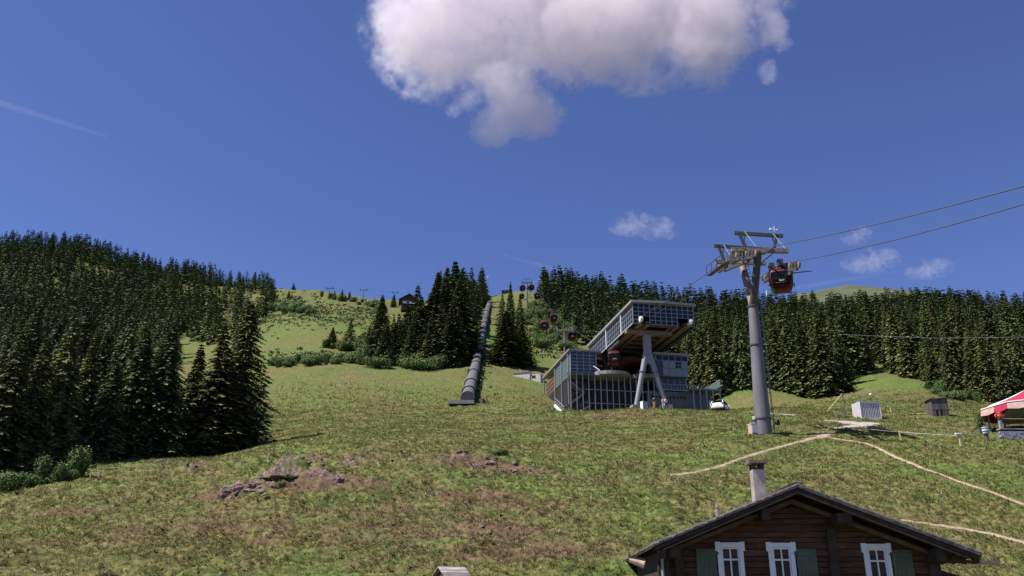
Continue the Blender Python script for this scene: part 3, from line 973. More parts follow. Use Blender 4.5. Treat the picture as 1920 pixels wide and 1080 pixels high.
for i, (r, h, n, lf, lu_) in enumerate(((1.6, 2.2, 2600, .115, 11), (2.2, 2.6, 3400, .125, 13), (1.2, 3.0, 2600, .10, 11), (2.6, 1.7, 3200, .12, 14))):
    V, F, S = bush_arrays(r, h, 500 + i, n, lf, lu_)
    st = MB()
    for k in range(5):
        an = k * 1.3 + i
        st.tube([(0.1 * math.cos(an), .1 * math.sin(an), -.3), (r * .2 * math.cos(an), r * .2 * math.sin(an), h * .3), (r * .5 * math.cos(an), r * .5 * math.sin(an), h * .7)], [.06, .045, .015], 5)
    BUSH.append((np_mesh('bush_foliage', V, F, M_LEAF, False, {'shade': S}), st.mesh('bush_stems', M_BARK)))
def plant_bush(pos, size, v, label, group, name='bush'):
    t = thing(name, label, 'bush', pos, random.uniform(0, 6.28), group)
    t.scale = (size, size, size * random.uniform(.85, 1.2))
    link('foliage', BUSH[v][0], t)
    link('stems', BUSH[v][1], t)
    return t
BELTS = [ # (polyline of picture columns with distance, count, size range, label, group)
 ([(505, 186), (560, 187), (620, 186), (680, 183)], 26, (.45, .9), 'leafy bush in the long hedge across the left meadow', 'bushes of the hedge line on the left meadow'),
 ([(660, 187), (720, 182), (780, 179), (822, 178)], 20, (.8, 1.6), 'leafy bush in the belt below the spruce clump', 'bushes at the foot of the spruce clump'),
 ([(680, 210), (720, 225), (760, 240), (800, 270)], 22, (1.0, 2.0), 'light green bush between spruces under the chalet', 'bushes under the chalet'),
 ([(612, 214), (640, 214), (670, 210), (690, 205)], 9, (.6, 1.2), 'rounded bush in the short hedge with the small spruces', 'bushes of the short hedge'),
 ([(990, 245), (1020, 250), (1060, 245), (1075, 240)], 34, (.9, 1.7), 'green bush on the steep slope under the gondola line', 'bushes under the gondola line'),
 ([(985, 285), (1015, 300), (1050, 290), (1085, 270)], 36, (.9, 1.8), 'green bush higher on the steep slope below the upper masts', 'bushes below the upper masts'),
 ([(490, 380), (530, 360), (560, 340), (580, 330)], 18, (1.0, 1.8), 'dark bush beside the wood on the left ridge', 'bushes beside the left ridge wood'),
 ([(600, 430), (640, 415), (690, 400), (715, 380)], 14, (.8, 1.6), 'low bush on the bare ridge between the lift masts', 'bushes on the bare ridge'),
 ([(880, 232), (868, 200), (858, 186), (840, 179)], 8, (.7, 1.3), 'bush along the left side of the pipe', 'bushes along the pipe'),
 ([(1742, 143), (1770, 140), (1800, 137), (1850, 134)], 6, (.55, .9), 'leafy bush at the foot of the right wood', 'bushes at the right wood'),
 ([(130, 540), (190, 505), (300, 500), (420, 505)], 22, (1.0, 2.0), 'light green bush in the clearing on the upper left hillside', 'bushes in the hillside clearing'),
]
for pts, n, (s0, s1), lb, gr in BELTS:
    made = []
    for k in range(n):
        t = (k + random.uniform(.1, .9)) / n * (len(pts) - 1)
        i = min(int(t), len(pts) - 2)
        f = t - i
        px_ = pts[i][0] * (1 - f) + pts[i + 1][0] * f + random.uniform(-6, 6)
        Y_ = (pts[i][1] * (1 - f) + pts[i + 1][1] * f) * random.uniform(.975, 1.03)
        if 'steep slope' in lb: Y_ *= random.uniform(.93, 1.08)
        p = at(px_, Y_, 650)
        made.append((proj(*p)[0], plant_bush(p - Vector((0, 0, .1)), random.uniform(s0, s1), random.randrange(4), lb, gr)))
    made.sort(key=lambda q: q[0])
    for i_, (_, o) in enumerate(made):
        half = i_ < len(made) / 2
        o['label'] = '%s, %s from the %s' % (lb, ORD[i_ if half else len(made) - 1 - i_], 'left' if half else 'right')
for px_, Y_, sz, v_, lb in ((15, 57, .55, 1, 'grey green bush at the left picture edge below the dark spruces'), (50, 57.5, .6, 0, 'leafy bush second from the left picture edge'), (80, 58, .62, 2, 'yellow green upright sapling bush at the meadow edge'),
    (108, 58.5, .5, 2, 'small pointed sapling right of the yellow green one'), (128, 59, .42, 0, 'reddish low bush at the end of the left bush row'), (142, 60, .7, 2, 'pale slender sapling in front of the slender dark spruce'), (155, 60.5, .42, 2, 'tiny pale sapling near the wire fence'), (30, 58.2, .55, 3, 'low spreading bush between the leftmost two'), (62, 57.6, .45, 3, 'low dark bush beside the leafy one on the left')):
    plant_bush(at(px_, Y_, 900) - Vector((0, 0, .05)), sz, v_, lb, 'bushes at the left meadow edge')
plant_bush(at(938, 61.5, 858), .28, 3, 'small dark juniper bush on the hummock above the rocks', None)
plant_bush(at(528, 50.6, 930), .16, 0, 'tiny bright green plant at the mouth of the rock hollow', None)

TUFT_GD, TUFT_GL = (.055, .076, .018), (.165, .200, .052)
TUFT_DD, TUFT_DL = (.075, .054, .027), (.215, .170, .085)
# --- low scrub on the upper slopes: nobody could count it
SV, SF, SS2 = [], [], []
off = 0
SCRUB = [(560, 585, 70, 22, 420), (650, 590, 60, 22, 300), (690, 600, 30, 26, 120), (1030, 600, 45, 40, 420), (760, 640, 60, 26, 220), (590, 668, 90, 7, 160), (530, 560, 40, 16, 160), (200, 520, 90, 20, 260), (340, 560, 40, 30, 140), (480, 600, 40, 30, 160), (900, 690, 26, 50, 60), (1040, 640, 40, 24, 260)]
g3 = np.random.default_rng(77)
for cx_, cy_, sx_, sy_, n_ in SCRUB:
    for k in range(n_):
        p = on_ground(cx_ + g3.normal() * sx_ * .6, min(cy_ + g3.normal() * sy_ * .6, 760), 90, 700, 110)
        r_ = g3.uniform(.25, .8) * (1 + p.y / 500)
        nq = 14
        for q in range(nq):
            d = g3.normal(size=3); d[2] = abs(d[2]); d /= np.linalg.norm(d)
            c_ = np.array(p) + d * r_ * np.array((1, 1, .7)) * g3.uniform(.6, 1)
            nn_ = d + g3.normal(size=3) * .6; nn_ /= np.linalg.norm(nn_)
            a_ = np.cross(nn_, g3.normal(size=3)); a_ /= np.linalg.norm(a_) + 1e-6
            b_ = np.cross(nn_, a_)
            s_ = r_ * g3.uniform(.25, .45)
            SV += [c_ - a_ * s_, c_ + b_ * s_ * .7, c_ + a_ * s_, c_ - b_ * s_ * .7]
            SF.append((off, off + 1, off + 2, off + 3)); off += 4
            SS2 += [np.clip(g3.normal(.42, .24), 0, 1)] * 4
tag(link('undergrowth', np_mesh('undergrowth', SV, SF, M_LEAF, False, {'shade': np.array(SS2)})), 'low green scrub scattered over the upper slopes', None, None, 'stuff')
# --- grass tufts on the near slope: nobody could count them
NT = 240000
ty = np.exp(rng.uniform(math.log(30), math.log(190), NT) * .75 + .25 * rng.uniform(math.log(30), math.log(90), NT))
tx = rng.uniform(-.66, .66, NT) * ty
tz = ground(tx, ty)
pdn = path_dist(tx, ty)
farfade = smooth01(190, 135, ty)
rkn = np.abs(blobs(tx, ty, RE)) * 2.2 + 1.0 * np.clip(blobs(tx, ty, BR) - .5, 0, 1)
inst = ((tx - 24) / 15) ** 2 + ((ty - 138) / 14) ** 2 < 1
clump = fbm(tx / 1.3, ty / 1.0, 3, 95)
keep = (pdn > .12) & (rng.random(NT) > rkn * .75) & (rng.random(NT) < farfade + .05) & ~inst & (clump + rng.uniform(-.5, .6, NT) > -.3)
tx, ty, tz = tx[keep], ty[keep], tz[keep]
n = len(tx)
NB = 4
size = rng.uniform(.55, 1.35, n) * (.10 + .0020 * ty) * .68 * (1 + .35 * clump[keep])
brn = np.clip(blobs(tx, ty, BR), 0, 1)
tshade = np.clip(.52 + .22 * fbm(tx / 2.5, ty / 1.6, 3, 77) + .40 * fbm(tx / .75, ty / .55, 2, 79) + .22 * rng.normal(size=n) - .0 * brn, 0, 1)
hue = np.clip(.35 + .75 * fbm(tx / 4, ty / 3, 3, 78) + .25 * rng.normal(size=n) + .7 * brn, 0, 1)
GV = np.empty((n, NB, 3, 3)); 
for b_ in range(NB):
    an = rng.uniform(0, 6.283, n)
    ln = size * rng.uniform(.7, 1.25, n)
    tl = rng.uniform(.45, 1.35, n)
    wd = size * rng.uniform(.13, .24, n)
    ox, oy = rng.normal(0, .28, n) * size, rng.normal(0, .28, n) * size
    cx, cy = tx + ox, ty + oy
    GV[:, b_, 0] = np.stack([cx - np.sin(an) * wd, cy + np.cos(an) * wd, tz - .04], 1)
    GV[:, b_, 1] = np.stack([cx + np.sin(an) * wd, cy - np.cos(an) * wd, tz - .04], 1)
    GV[:, b_, 2] = np.stack([cx + np.cos(an) * np.sin(tl) * ln, cy + np.sin(an) * np.sin(tl) * ln, tz + np.cos(tl) * ln], 1)
GF2 = np.arange(n * NB * 3).reshape(-1, 3)
gm = bpy.data.materials.new('grass_blades')
gm.use_nodes = True
nn, ll = gm.node_tree.nodes, gm.node_tree.links
pb = nn['Principled BSDF']; pb.inputs['Roughness'].default_value = .8; pb.inputs['Specular IOR Level'].default_value = .15
ac = nn.new('ShaderNodeAttribute'); ac.attribute_name = 'colour'
ll.new(ac.outputs['Color'], pb.inputs['Base Color'])
tb = nn.new('ShaderNodeBsdfTranslucent'); mx = nn.new('ShaderNodeMixShader'); mx.inputs[0].default_value = .42
ll.new(ac.outputs['Color'], tb.inputs['Color']); ll.new(pb.outputs[0], mx.inputs[1]); ll.new(tb.outputs[0], mx.inputs[2])
ll.new(mx.outputs[0], nn['Material Output'].inputs['Surface'])
def lerp3(a, b, t): return np.array(a)[None] * (1 - t[:, None]) + np.array(b)[None] * t[:, None]
cg = lerp3(TUFT_GD, TUFT_GL, tshade)
cb = lerp3(TUFT_DD, TUFT_DL, tshade)
cc = cg * (1 - hue[:, None]) + cb * hue[:, None]
fl = rng.random(n) < .012
cc[fl] = lerp3((.45, .42, .16), (.6, .58, .5), rng.random(fl.sum()))
gr_o = link('grass', np_mesh('grass', GV.reshape(-1, 3), GF2, gm, False, {'colour': np.repeat(cc, NB * 3, 0)}))
tag(gr_o, 'rough tufted meadow grass with pale flower heads on the near slope', None, None, 'stuff')

# ------------------------------------------------------------------ materials of the built things
M_STEEL = mat('galvanised_steel', (.31, .32, .35), .5, .15, 3, metal=.15, spec=.5)
M_STEELD = mat('dark_steel', (.085, .08, .08), .55, .25, 4, metal=.2)
M_STEELB = mat('weathered_brown_steel', (.16, .12, .10), .7, col2=(.27, .21, .18), scale=3)
M_TUBE = mat('mast_paint', (.105, .100, .113), .6, col2=(.175, .166, .185), scale=.9, stretch=(1.5, 1.5, .35))
M_LEG = mat('leg_paint', (.20, .20, .225), .5, col2=(.29, .285, .31), scale=.9, stretch=(1.5, 1.5, .35))
M_WHITE = mat('white_paint', (.78, .78, .78), .5, .06, 3)
M_CONC = mat('concrete', (.19, .185, .18), .9, col2=(.33, .315, .30), scale=1.2, bump=.3)
M_CONCD = mat('shaded_concrete', (.10, .095, .09), .9, col2=(.21, .20, .185), scale=.9, stretch=(1, 1, .4), bump=.3)  # darker, streaky copy of the concrete with shade put into its colour
M_ROOFM = mat('roof_metal', (.30, .29, .28), .55, .12, 2, metal=.2)
M_PANEG = mat('dark_blue_glass', (.010, .014, .022), .1, spec=.35)
M_PANEB = mat('slate_glass', (.030, .040, .060), .15, spec=.5)
M_GREENG = mat('green_glass', (.10, .16, .14), .12, spec=.6)
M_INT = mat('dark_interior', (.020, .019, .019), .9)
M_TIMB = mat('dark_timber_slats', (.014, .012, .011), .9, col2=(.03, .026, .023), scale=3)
M_TIMB2 = mat('dark_slats', (.05, .042, .038), .85, col2=(.10, .085, .075), scale=3)
M_BRICK = mat('brown_lattice', (.15, .09, .065), .9, col2=(.22, .14, .10), scale=3)
M_RED = mat('red_enamel', (.085, .008, .011), .5, .12, 2, spec=.25)
M_REDD = mat('dark_red_machinery', (.05, .009, .009), .6, .4, 5)
M_BLACKG = mat('black_glass', (.006, .006, .008), .08, spec=.22)
M_RUBBER = mat('black_rubber', (.018, .018, .018), .8)
M_PANELM = mat('grey_facade_metal', (.22, .24, .28), .5, .08, 2, metal=.2)

# ------------------------------------------------------------------ the mid station
ST_O = P(1192, 762, 126)
ST_A = math.radians(11)
_U = Vector((math.cos(ST_A), math.sin(ST_A), 0)); _V = Vector((-math.sin(ST_A), math.cos(ST_A), 0))
def S(px, py, b):
    """station coordinates of a picture point on the vertical plane at depth b"""
    d = ray(px, py)
    q = d * ((ST_O + _V * b).dot(_V) / d.dot(_V)) - ST_O
    return Vector((q.dot(_U), b, q.z))
def SW(a, b, c):
    return ST_O + _U * a + _V * b + Vector((0, 0, c))
stn = thing('cable_car_station', 'grey glass and steel gondola station on a Y shaped support with overhanging upper hall', 'station', ST_O, ST_A)

def glazing(parent, a0, a1, c0, c1, na, ncr, b, axis='a', wm=.085, mpane=None, pane_obj=True, skip=None, mframe=None):
    """grid of mullions, with separate panes set back 4 cm; axis 'a' faces the front, 'b' faces the side"""
    mb = MB()
    def pt(s, t, dep):
        return (s, b + dep, t) if axis == 'a' else (b + dep, s, t)
    def bx(s0, s1, t0, t1, dep, th):
        p, q = pt(s0, t0, dep), pt(s1, t1, dep)
        c = [(p[i] + q[i]) / 2 for i in range(3)]
        sz = (abs(s1 - s0), th, abs(t1 - t0)) if axis == 'a' else (th, abs(s1 - s0), abs(t1 - t0))
        return c, sz
    da, dc = (a1 - a0) / na, (c1 - c0) / ncr
    skip = skip or (lambda i, j: False)
    for i in range(na + 1):
        lows = [j for j in range(ncr) if not (skip(i, j) and (i == 0 or skip(i - 1, j))) or (i == 0 or i == na)]
        if not lows: continue
        j0 = min(lows)
        c, s = bx(a0 + i * da - wm / 2, a0 + i * da + wm / 2, c0 + j0 * dc, c1, 0, wm)
        mb.box(c, s)
    for j in range(ncr + 1):
        for i in range(na):
            if skip(i, j) and (j == 0 or skip(i, j - 1)): continue
            c, s = bx(a0 + i * da + wm / 2, a0 + (i + 1) * da - wm / 2, c0 + j * dc - wm * .35, c0 + j * dc + wm * .35, 0, wm * .8)
            mb.box(c, s)
    fr = mb.build('mullion_frame', mframe or M_STEEL, parent)
    pm = MB()
    c, s = bx(0, da - wm, 0, dc - wm * .8, 0, .02)
    one = None
    for j in range(ncr):
        for i in range(na):
            if skip(i, j): continue
            cc, _ = bx(a0 + i * da + wm / 2, a0 + (i + 1) * da - wm / 2, c0 + j * dc + wm * .4, c0 + (j + 1) * dc - wm * .4, .02 if axis == 'a' else (.02), .02)
            if pane_obj:
                if one is None:
                    one = MB().box((0, 0, 0), s).mesh('pane', mpane or M_PANEG)
                o = link('pane', one, parent, cc)
                o.rotation_euler = (random.uniform(-.012, .012), random.uniform(-.004, .004), random.uniform(-.012, .012))
            else:
                pm.box(cc, s)
    if not pane_obj:
        pm.build('glazing', mpane or M_PANEG, parent)
    return fr

# upper hall
HA0, HA1, HB0, HB1, HC0, HC1 = -.75, 9.0, -3.0, 21.0, 12.1, 15.3
rf = MB()
rf.prism([(HA0 - .35, HB0 - .5, 15.32), (4.2, HB0 - .8, 15.36), (HA1 + .35, HB0 - .5, 15.32), (HA1 + .35, HB1 + .4, 15.32), (HA0 - .35, HB1 + .4, 15.32)], (0, 0, .38))
rf.build('roof', M_ROOFM, stn)
glazing(stn, HA0, HA1, HC0, HC1, 11, 5, HB0, 'a', skip=lambda i, j: (i in (1, 2) and j < 2) or (i in (8, 9) and j < 2))
glazing(stn, HB0 + .1, HB1, HC0, HC1 - .02, 24, 4, HA0, 'b', pane_obj=False, mpane=M_PANEB)
glazing(stn, HB0 + .1, HB1, HC0, HC1 - .02, 12, 4, HA1, 'b', pane_obj=False, mpane=M_PANEB)
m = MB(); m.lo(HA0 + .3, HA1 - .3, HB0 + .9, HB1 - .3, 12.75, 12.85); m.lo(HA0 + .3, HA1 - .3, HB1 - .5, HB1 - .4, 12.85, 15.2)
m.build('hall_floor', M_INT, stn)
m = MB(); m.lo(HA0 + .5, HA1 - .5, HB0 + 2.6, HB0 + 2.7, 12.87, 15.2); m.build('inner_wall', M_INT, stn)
for bb in (2.5, 10.5):
    MB().box((HA0 - .12, bb, 13.7), (.14, .22, 3.5)).build('side_post', M_WHITE, stn)
m = MB()
m.bar((HA0 - .1, HB0, HC0 - .02), (HA0 - .1, HB1, HC0 - .02), .16, .22); m.build('sill_rail', M_STEEL, stn)
m = MB(); m.bar((HA1 + .1, HB0, HC0 - .02), (HA1 + .1, HB1, HC0 - .02), .16, .3); m.build('sill_rail', M_STEELD, stn)
for a_, w_ in ((.55, .45), (1.75, .3), (6.5, .3), (8.0, .45)):
    m = MB()
    m.lo(a_ - w_, a_ + w_, HB0 + .4, HB1 - 1, 12.1, 12.2); m.lo(a_ - .06, a_ + .06, HB0 + .4, HB1 - 1, 12.2, 12.6); m.lo(a_ - w_, a_ + w_, HB0 + .4, HB1 - 1, 12.6, 12.7)
    m.build('girder', M_STEELB, stn)
for k in range(9):
    bb = HB0 + 1.4 + k * 2.4
    MB().lo(1.9, 6.3, bb, bb + .28, 12.25, 12.68).build('cross_beam', M_STEELB, stn)
m = MB()
for k in range(22):
    bb = HB0 + .8 + k
    m.bar((HA1 + .05, bb, 12.0), (HA1 - .5, bb, 11.45), .1)
    m.bar((HA1 - .5, bb, 11.45), (HA1 - .5, bb, 12.1), .1)
m.bar((HA1 - .5, HB0 + .6, 11.45), (HA1 - .5, HB1 - 1, 11.45), .12)
tag(m.build('bracket_row', M_STEELD, stn), None, None, None, 'stuff')
m = MB(); m.bar((1.75, HB0 + .3, 12.6), (.95, HB0 + 3.5, 11.75), .16); m.bar((.9, HB0 + 3.5, 11.7), (1.9, HB0 + 5, 11.75), .2); m.bar((6.3, HB0 + .3, 12.6), (5.0, HB0 + 3.5, 11.75), .2); m.bar((.9, HB0 + 3.5, 11.75), (5.0, HB0 + 3.5, 11.75), .26)
m.build('underframe', M_STEELB, stn)
for a_ in (.35, 8.3):
    m = MB(); m.box((a_, HB0 + .2, 12.55), (.35, 1.2, .5)); m.tube([(a_ - .2, HB0 - .35, 12.7), (a_ + .2, HB0 - .35, 12.7)], .42, 12); m.bar((a_, HB0 - .3, 12.6), (a_ + .3, HB0 + .4, 13.4), .15)
    m.build('cable_guide', M_WHITE, stn)
MB().bar((2.3, HB0 - .08, 13.3), (5.1, HB0 - .08, 15.25), .06).build('front_brace', M_STEEL, stn)
# Y shaped support
m = MB()
m.lo(1.86, 2.84, -.5, .5, 8.15, 11.35)
m.build('support_column', M_LEG, stn)
m = MB(); m.lo(-1.0, 6.4, -.45, .45, 11.4, 11.95); m.lo(.9, 3.9, -.5, .5, 11.2, 11.4); m.build('head_beam', M_STEELB, stn)
for (x0, x1, c1_) in ((2.08, 0.05, 0.0), (2.62, 4.85, .25)):
    m = MB()
    m.tube([(x0, 0, 8.3), (x0 + (x1 - x0) * .35, 0, 8.3 + (c1_ - 8.3) * .35), (x1, 0, c1_)], [.44, .42, .34], 14)
    m.build('support_leg', M_LEG, stn, smooth=True)
    m = MB()
    q = Vector((x0, 0, 8.3)).lerp(Vector((x1, 0, c1_)), .36); d = (Vector((x1, 0, c1_)) - Vector((x0, 0, 8.3))).normalized()
    m.tube([q - d * .07, q + d * .07], .54, 16); m.build('flange', M_STEELD, stn)
    m = MB(); m.lo(x1 - .75, x1 + .75, -.7, .7, c1_ - 1.2, c1_ + .12); m.build('footing', M_CONC, stn)
m = MB(); m.prism([(1.86, -.3, 8.2), (2.84, -.3, 8.2), (3.2, -.3, 6.7), (2.95, -.3, 6.35), (2.35, -.3, 6.8), (1.75, -.3, 6.35), (1.5, -.3, 6.7)], (0, .6, 0)); m.build('gusset', M_LEG, stn)
# lower storey
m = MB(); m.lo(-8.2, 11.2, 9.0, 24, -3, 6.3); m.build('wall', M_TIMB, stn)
m = MB()
x = -8.1
while x < 4.3:
    m.lo(x, x + .13, 8.86, 8.97, -2.5, 6.3); x += .31
tag(m.build('slat_screen', M_TIMB2, stn), None, None, None, 'stuff')
for k in range(15):
    a_ = -8.35 + k * .98
    m = MB(); m.bar((a_, 6.1, -2.6), (a_, 6.1, 6.45), .12, .14); m.build('column', M_STEEL, stn)
for c_ in (3.85, 1.7):
    m = MB(); m.bar((-6.0, 6.28, c_), (4.2, 6.28, c_), .09); m.build('handrail', M_STEEL, stn)
# platforms with rounded fronts
def slab(a0, a1, b0, c0, c1, bulge):
    pts = [(a1, 11, c0), (a0, 11, c0)]
    for k in range(9):
        t = k / 8
        e = abs(2 * t - 1)
        pts.append((a0 + (a1 - a0) * t, b0 + bulge * e ** 3, c0))
    return MB().prism(pts, (0, 0, c1 - c0))
slab(-4.4, 1.4, 4.2, 6.05, 6.6, 1.6).build('platform', M_CONC, stn)
slab(1.6, 6.4, 4.9, 5.9, 6.5, 1.4).build('platform', M_CONCD, stn)
m = MB(); m.bar((-4.7, 5.6, 7.5), (-4.0, 4.6, 6.6), .08); m.bar((-4.0, 4.6, 6.6), (-4.7, 5.2, 6.2), .07); m.build('platform_brace', M_WHITE, stn)
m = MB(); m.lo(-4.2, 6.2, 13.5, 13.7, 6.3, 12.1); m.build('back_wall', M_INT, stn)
m = MB()
m.tube([(2.2, 9.5, 8.6), (2.2, 9.5, 8.9), (2.2, 9.5, 9.6), (2.2, 9.5, 9.9)], [2.5, 3.1, 3.1, 2.6], 28); m.lo(-.5, 4.9, 8.9, 10.2, 9.9, 10.3); m.build('bull_wheel', M_REDD, stn, smooth=True)
m = MB()
for k in range(10):
    a_ = -.6 + k * .62
    m.bar((a_, 8.2, 6.6), (a_ + .3 * math.sin(k * 2.3), 9.3, 8.6 + .3 * math.sin(k)), .14)
m.lo(-.4, 1.2, 8.6, 9.6, 6.5, 7.4); m.lo(3.4, 4.9, 8.5, 9.4, 6.5, 8.2)
tag(m.build('drive_machinery', M_REDD, stn), None, None, None, 'stuff')
for k in range(7):   # sheaves under the left edge of the hall
    m = MB(); m.tube([(-.9 - .02 * k, 4.6 + k * .75, 11.3 - .02 * k), (-.55, 4.6 + k * .75, 11.3)], .3, 10); m.build('sheave', M_STEELD, stn)
# lower left glass block
BA0, BA1, BB0, BC0, BC1 = -8.3, -4.1, 6.0, 6.5, 9.85
m = MB(); m.lo(BA0 - .35, BA1 + .9, BB0 - .35, 24.3, BC1 + .06, BC1 + .32); m.build('roof', M_ROOFM, stn)
m = MB(); m.lo(BA0 + .3, BA1 - .1, BB0 + .9, 17, BC0 - .1, BC1); m.build('room_core', M_INT, stn)
m = MB(); m.lo(BA0, BA1, BB0 + .1, 17, BC0 - .35, BC0 - .12); m.build('floor_slab', M_CONCD, stn)
glazing(stn, BA0, BA1, BC0, BC1, 4, 6, BB0, 'a', mpane=M_PANEB)
glazing(stn, BB0 + .1, 16, BC0, BC1, 9, 5, BA0, 'b', pane_obj=False, mpane=M_GREENG)
for b_ in (7.2, 11.5, 16.0, 24.0):
    m = MB(); m.bar((BA0 - .1, b_, -2.5), (BA0 - .1, b_, BC1), .2); m.build('canopy_post', M_STEEL, stn)
m = MB()
for k in range(16):
    for j in range(3):
        pass
    m.lo(-8.1 + (k % 4) * .0, -8.0, 17.2 + k * .42, 17.2 + k * .42 + .2, -1.5, 8.8)
for k in range(14):
    m.lo(-8.15, -8.05, 17.2, 23.8, -1.2 + k * .75, -1.05 + k * .75)
m.build('lattice_wall', M_BRICK, stn)
def stair(a0, b0, c0, a1, c1, w=1.4):
    n = max(4, int(abs(c1 - c0) / .18))
    m = MB()
    for k in range(n):
        t = (k + .5) / n
        m.box((a0 + (a1 - a0) * t, b0, c0 + (c1 - c0) * t), (abs(a1 - a0) / n * .95, w, .06))
    m.bar((a0, b0 - w / 2, c0 - .1), (a1, b0 - w / 2, c1 - .1), .07, .28)
    m.bar((a0, b0 + w / 2, c0 - .1), (a1, b0 + w / 2, c1 - .1), .07, .28)
    o = m.build('stair_flight', M_STEELB, stn)
    h = MB()
    h.bar((a0, b0 - w / 2, c0 + 1.0), (a1, b0 - w / 2, c1 + 1.0), .07)
    for k in range(6):
        t = k / 5
        h.bar((a0 + (a1 - a0) * t, b0 - w / 2, c0 + (c1 - c0) * t), (a0 + (a1 - a0) * t, b0 - w / 2, c0 + (c1 - c0) * t + 1.0), .04)
    h.build('stair_rail', M_BRICK, o)
stair(-8.8, 7.6, 1.3, -6.0, 3.4)
stair(-7.8, 7.3, -.2, -5.0, 1.5)
stair(-5.9, 7.6, 3.5, -8.6, 5.6)
p0, p1 = S(1040, 760, -1.5), S(1057, 777, -4.5)
m = MB(); m.bar(p0, p1, .22, .30); m.build('ramp_edge', M_WHITE, stn)
m = MB()
for k in range(7):
    q = p0.lerp(p1, k / 6) + Vector((.1, .1, 0)); m.bar(q, q + Vector((0, 0, 1.1)), .05)
m.bar(p0 + Vector((.1, .1, 1.1)), p1 + Vector((.1, .1, 1.1)), .06); m.bar(p0 + Vector((.1, .1, .6)), p1 + Vector((.1, .1, .6)), .04)
m.build('ramp_rail', M_STEEL, stn)
# lower right: concrete wall with round openings and garage door
m = MB()
WB = 6.6
m.lo(4.3, 5.5, WB, WB + .5, -2.5, 4.2); m.lo(10.6, 14.8, WB, WB + .5, -2.5, 4.2); m.lo(5.5, 10.6, WB, WB + .5, 1.35, 4.2)
m.lo(14.3, 14.8, WB + .5, 16, -2.5, 4.2)
m.build('concrete_wall', M_CONCD, stn)
for k in range(10):
    a_ = 5.2 + k * .60
    MB().tube([(a_, WB - .03, 3.25), (a_, WB + .02, 3.25)], .19, 12).build('round_opening', M_INT, stn)
m = MB(); m.lo(5.5, 10.6, WB + .32, WB + .42, -2.0, 1.35); m.build('garage_door', M_PANELM, stn)
m = MB()
for k in range(9):
    m.bar((6.1 + k * 1.05, 5.9, 4.25), (6.1 + k * 1.05, 5.9, 5.2), .06)
m.bar((5.8, 5.9, 5.2), (14.6, 5.9, 5.2), .07); m.bar((5.8, 5.9, 4.3), (14.6, 5.9, 4.3), .1, .16)
m.build('railing', M_STEEL, stn)
m = MB(); m.lo(6.2, 11.3, 7.6, 18, 4.25, 6.5); m.build('lower_room', M_INT, stn)
glazing(stn, 6.2, 11.3, 4.9, 6.45, 5, 1, 7.3, 'a', mpane=M_PANEB)
# right block
m = MB(); m.lo(5.6, 11.9, 5.7, 21, 10.05, 10.4); m.build('roof', M_ROOFM, stn)
m = MB(); m.lo(6.0, 11.4, 6.3, 20, 6.6, 10.0); m.build('block_wall', M_PANELM, stn)
glazing(stn, 6.0, 11.4, 9.2, 10.0, 5, 1, 6.18, 'a', mpane=M_PANEG)
for i in range(5):
    for j in range(2):
        if i == 3 and j == 1: continue
        a_ = 6.0 + i * 1.08
        MB().lo(a_ + .03, a_ + 1.05, 6.16, 6.24, 6.66 + j * 1.27, 7.88 + j * 1.27).build('facade_panel', M_PANEB if i == 0 else M_PANELM, stn)
w = MB(); w.lo(9.22, 10.32, 6.2, 6.3, 7.93, 9.15); wo_ = w.build('window', M_STEEL, stn)
for i in range(2):
    for j in range(2):
        MB().lo(9.29 + i * .51, 9.74 + i * .51, 6.17, 6.19, 8.0 + j * .57, 8.5 + j * .57).build('pane', M_PANEG, wo_)
# terrace
m = MB(); m.lo(11.0, 16.2, 4.6, 13, 4.2, 4.45); m.build('terrace_deck', M_CONC, stn)
for a_, b_ in ((11.4, 4.8), (12.5, 4.8), (13.6, 4.8), (14.7, 4.8), (15.9, 4.8), (15.9, 8.5), (15.9, 12.5)):
    m = MB(); m.bar((a_, b_, -3), (a_, b_, 4.2), .16); m.build('terrace_column', M_STEEL, stn)
for k in range(5):
    a_ = 11.35 + k * .97
    MB().lo(a_ + .04, a_ + .93, 12.85, 12.88, 4.55, 5.95).build('glass_panel', M_GREENG, stn)
for k in range(8):
    b_ = 4.8 + k * 1.0
    MB().lo(16.08, 16.11, b_ + .04, b_ + .95, 4.55, 5.95).build('glass_panel', M_GREENG, stn)
m = MB()
for k in range(6): m.bar((11.35 + k * .97, 12.87, 4.4), (11.35 + k * .97, 12.87, 6.05), .06)
for k in range(9): m.bar((16.1, 4.8 + k, 4.4), (16.1, 4.8 + k, 6.05), .06)
m.bar((11.3, 12.87, 6.05), (16.1, 12.87, 6.05), .07); m.bar((16.1, 12.87, 6.05), (16.1, 4.7, 6.05), .07)
m.build('railing', M_STEEL, stn)

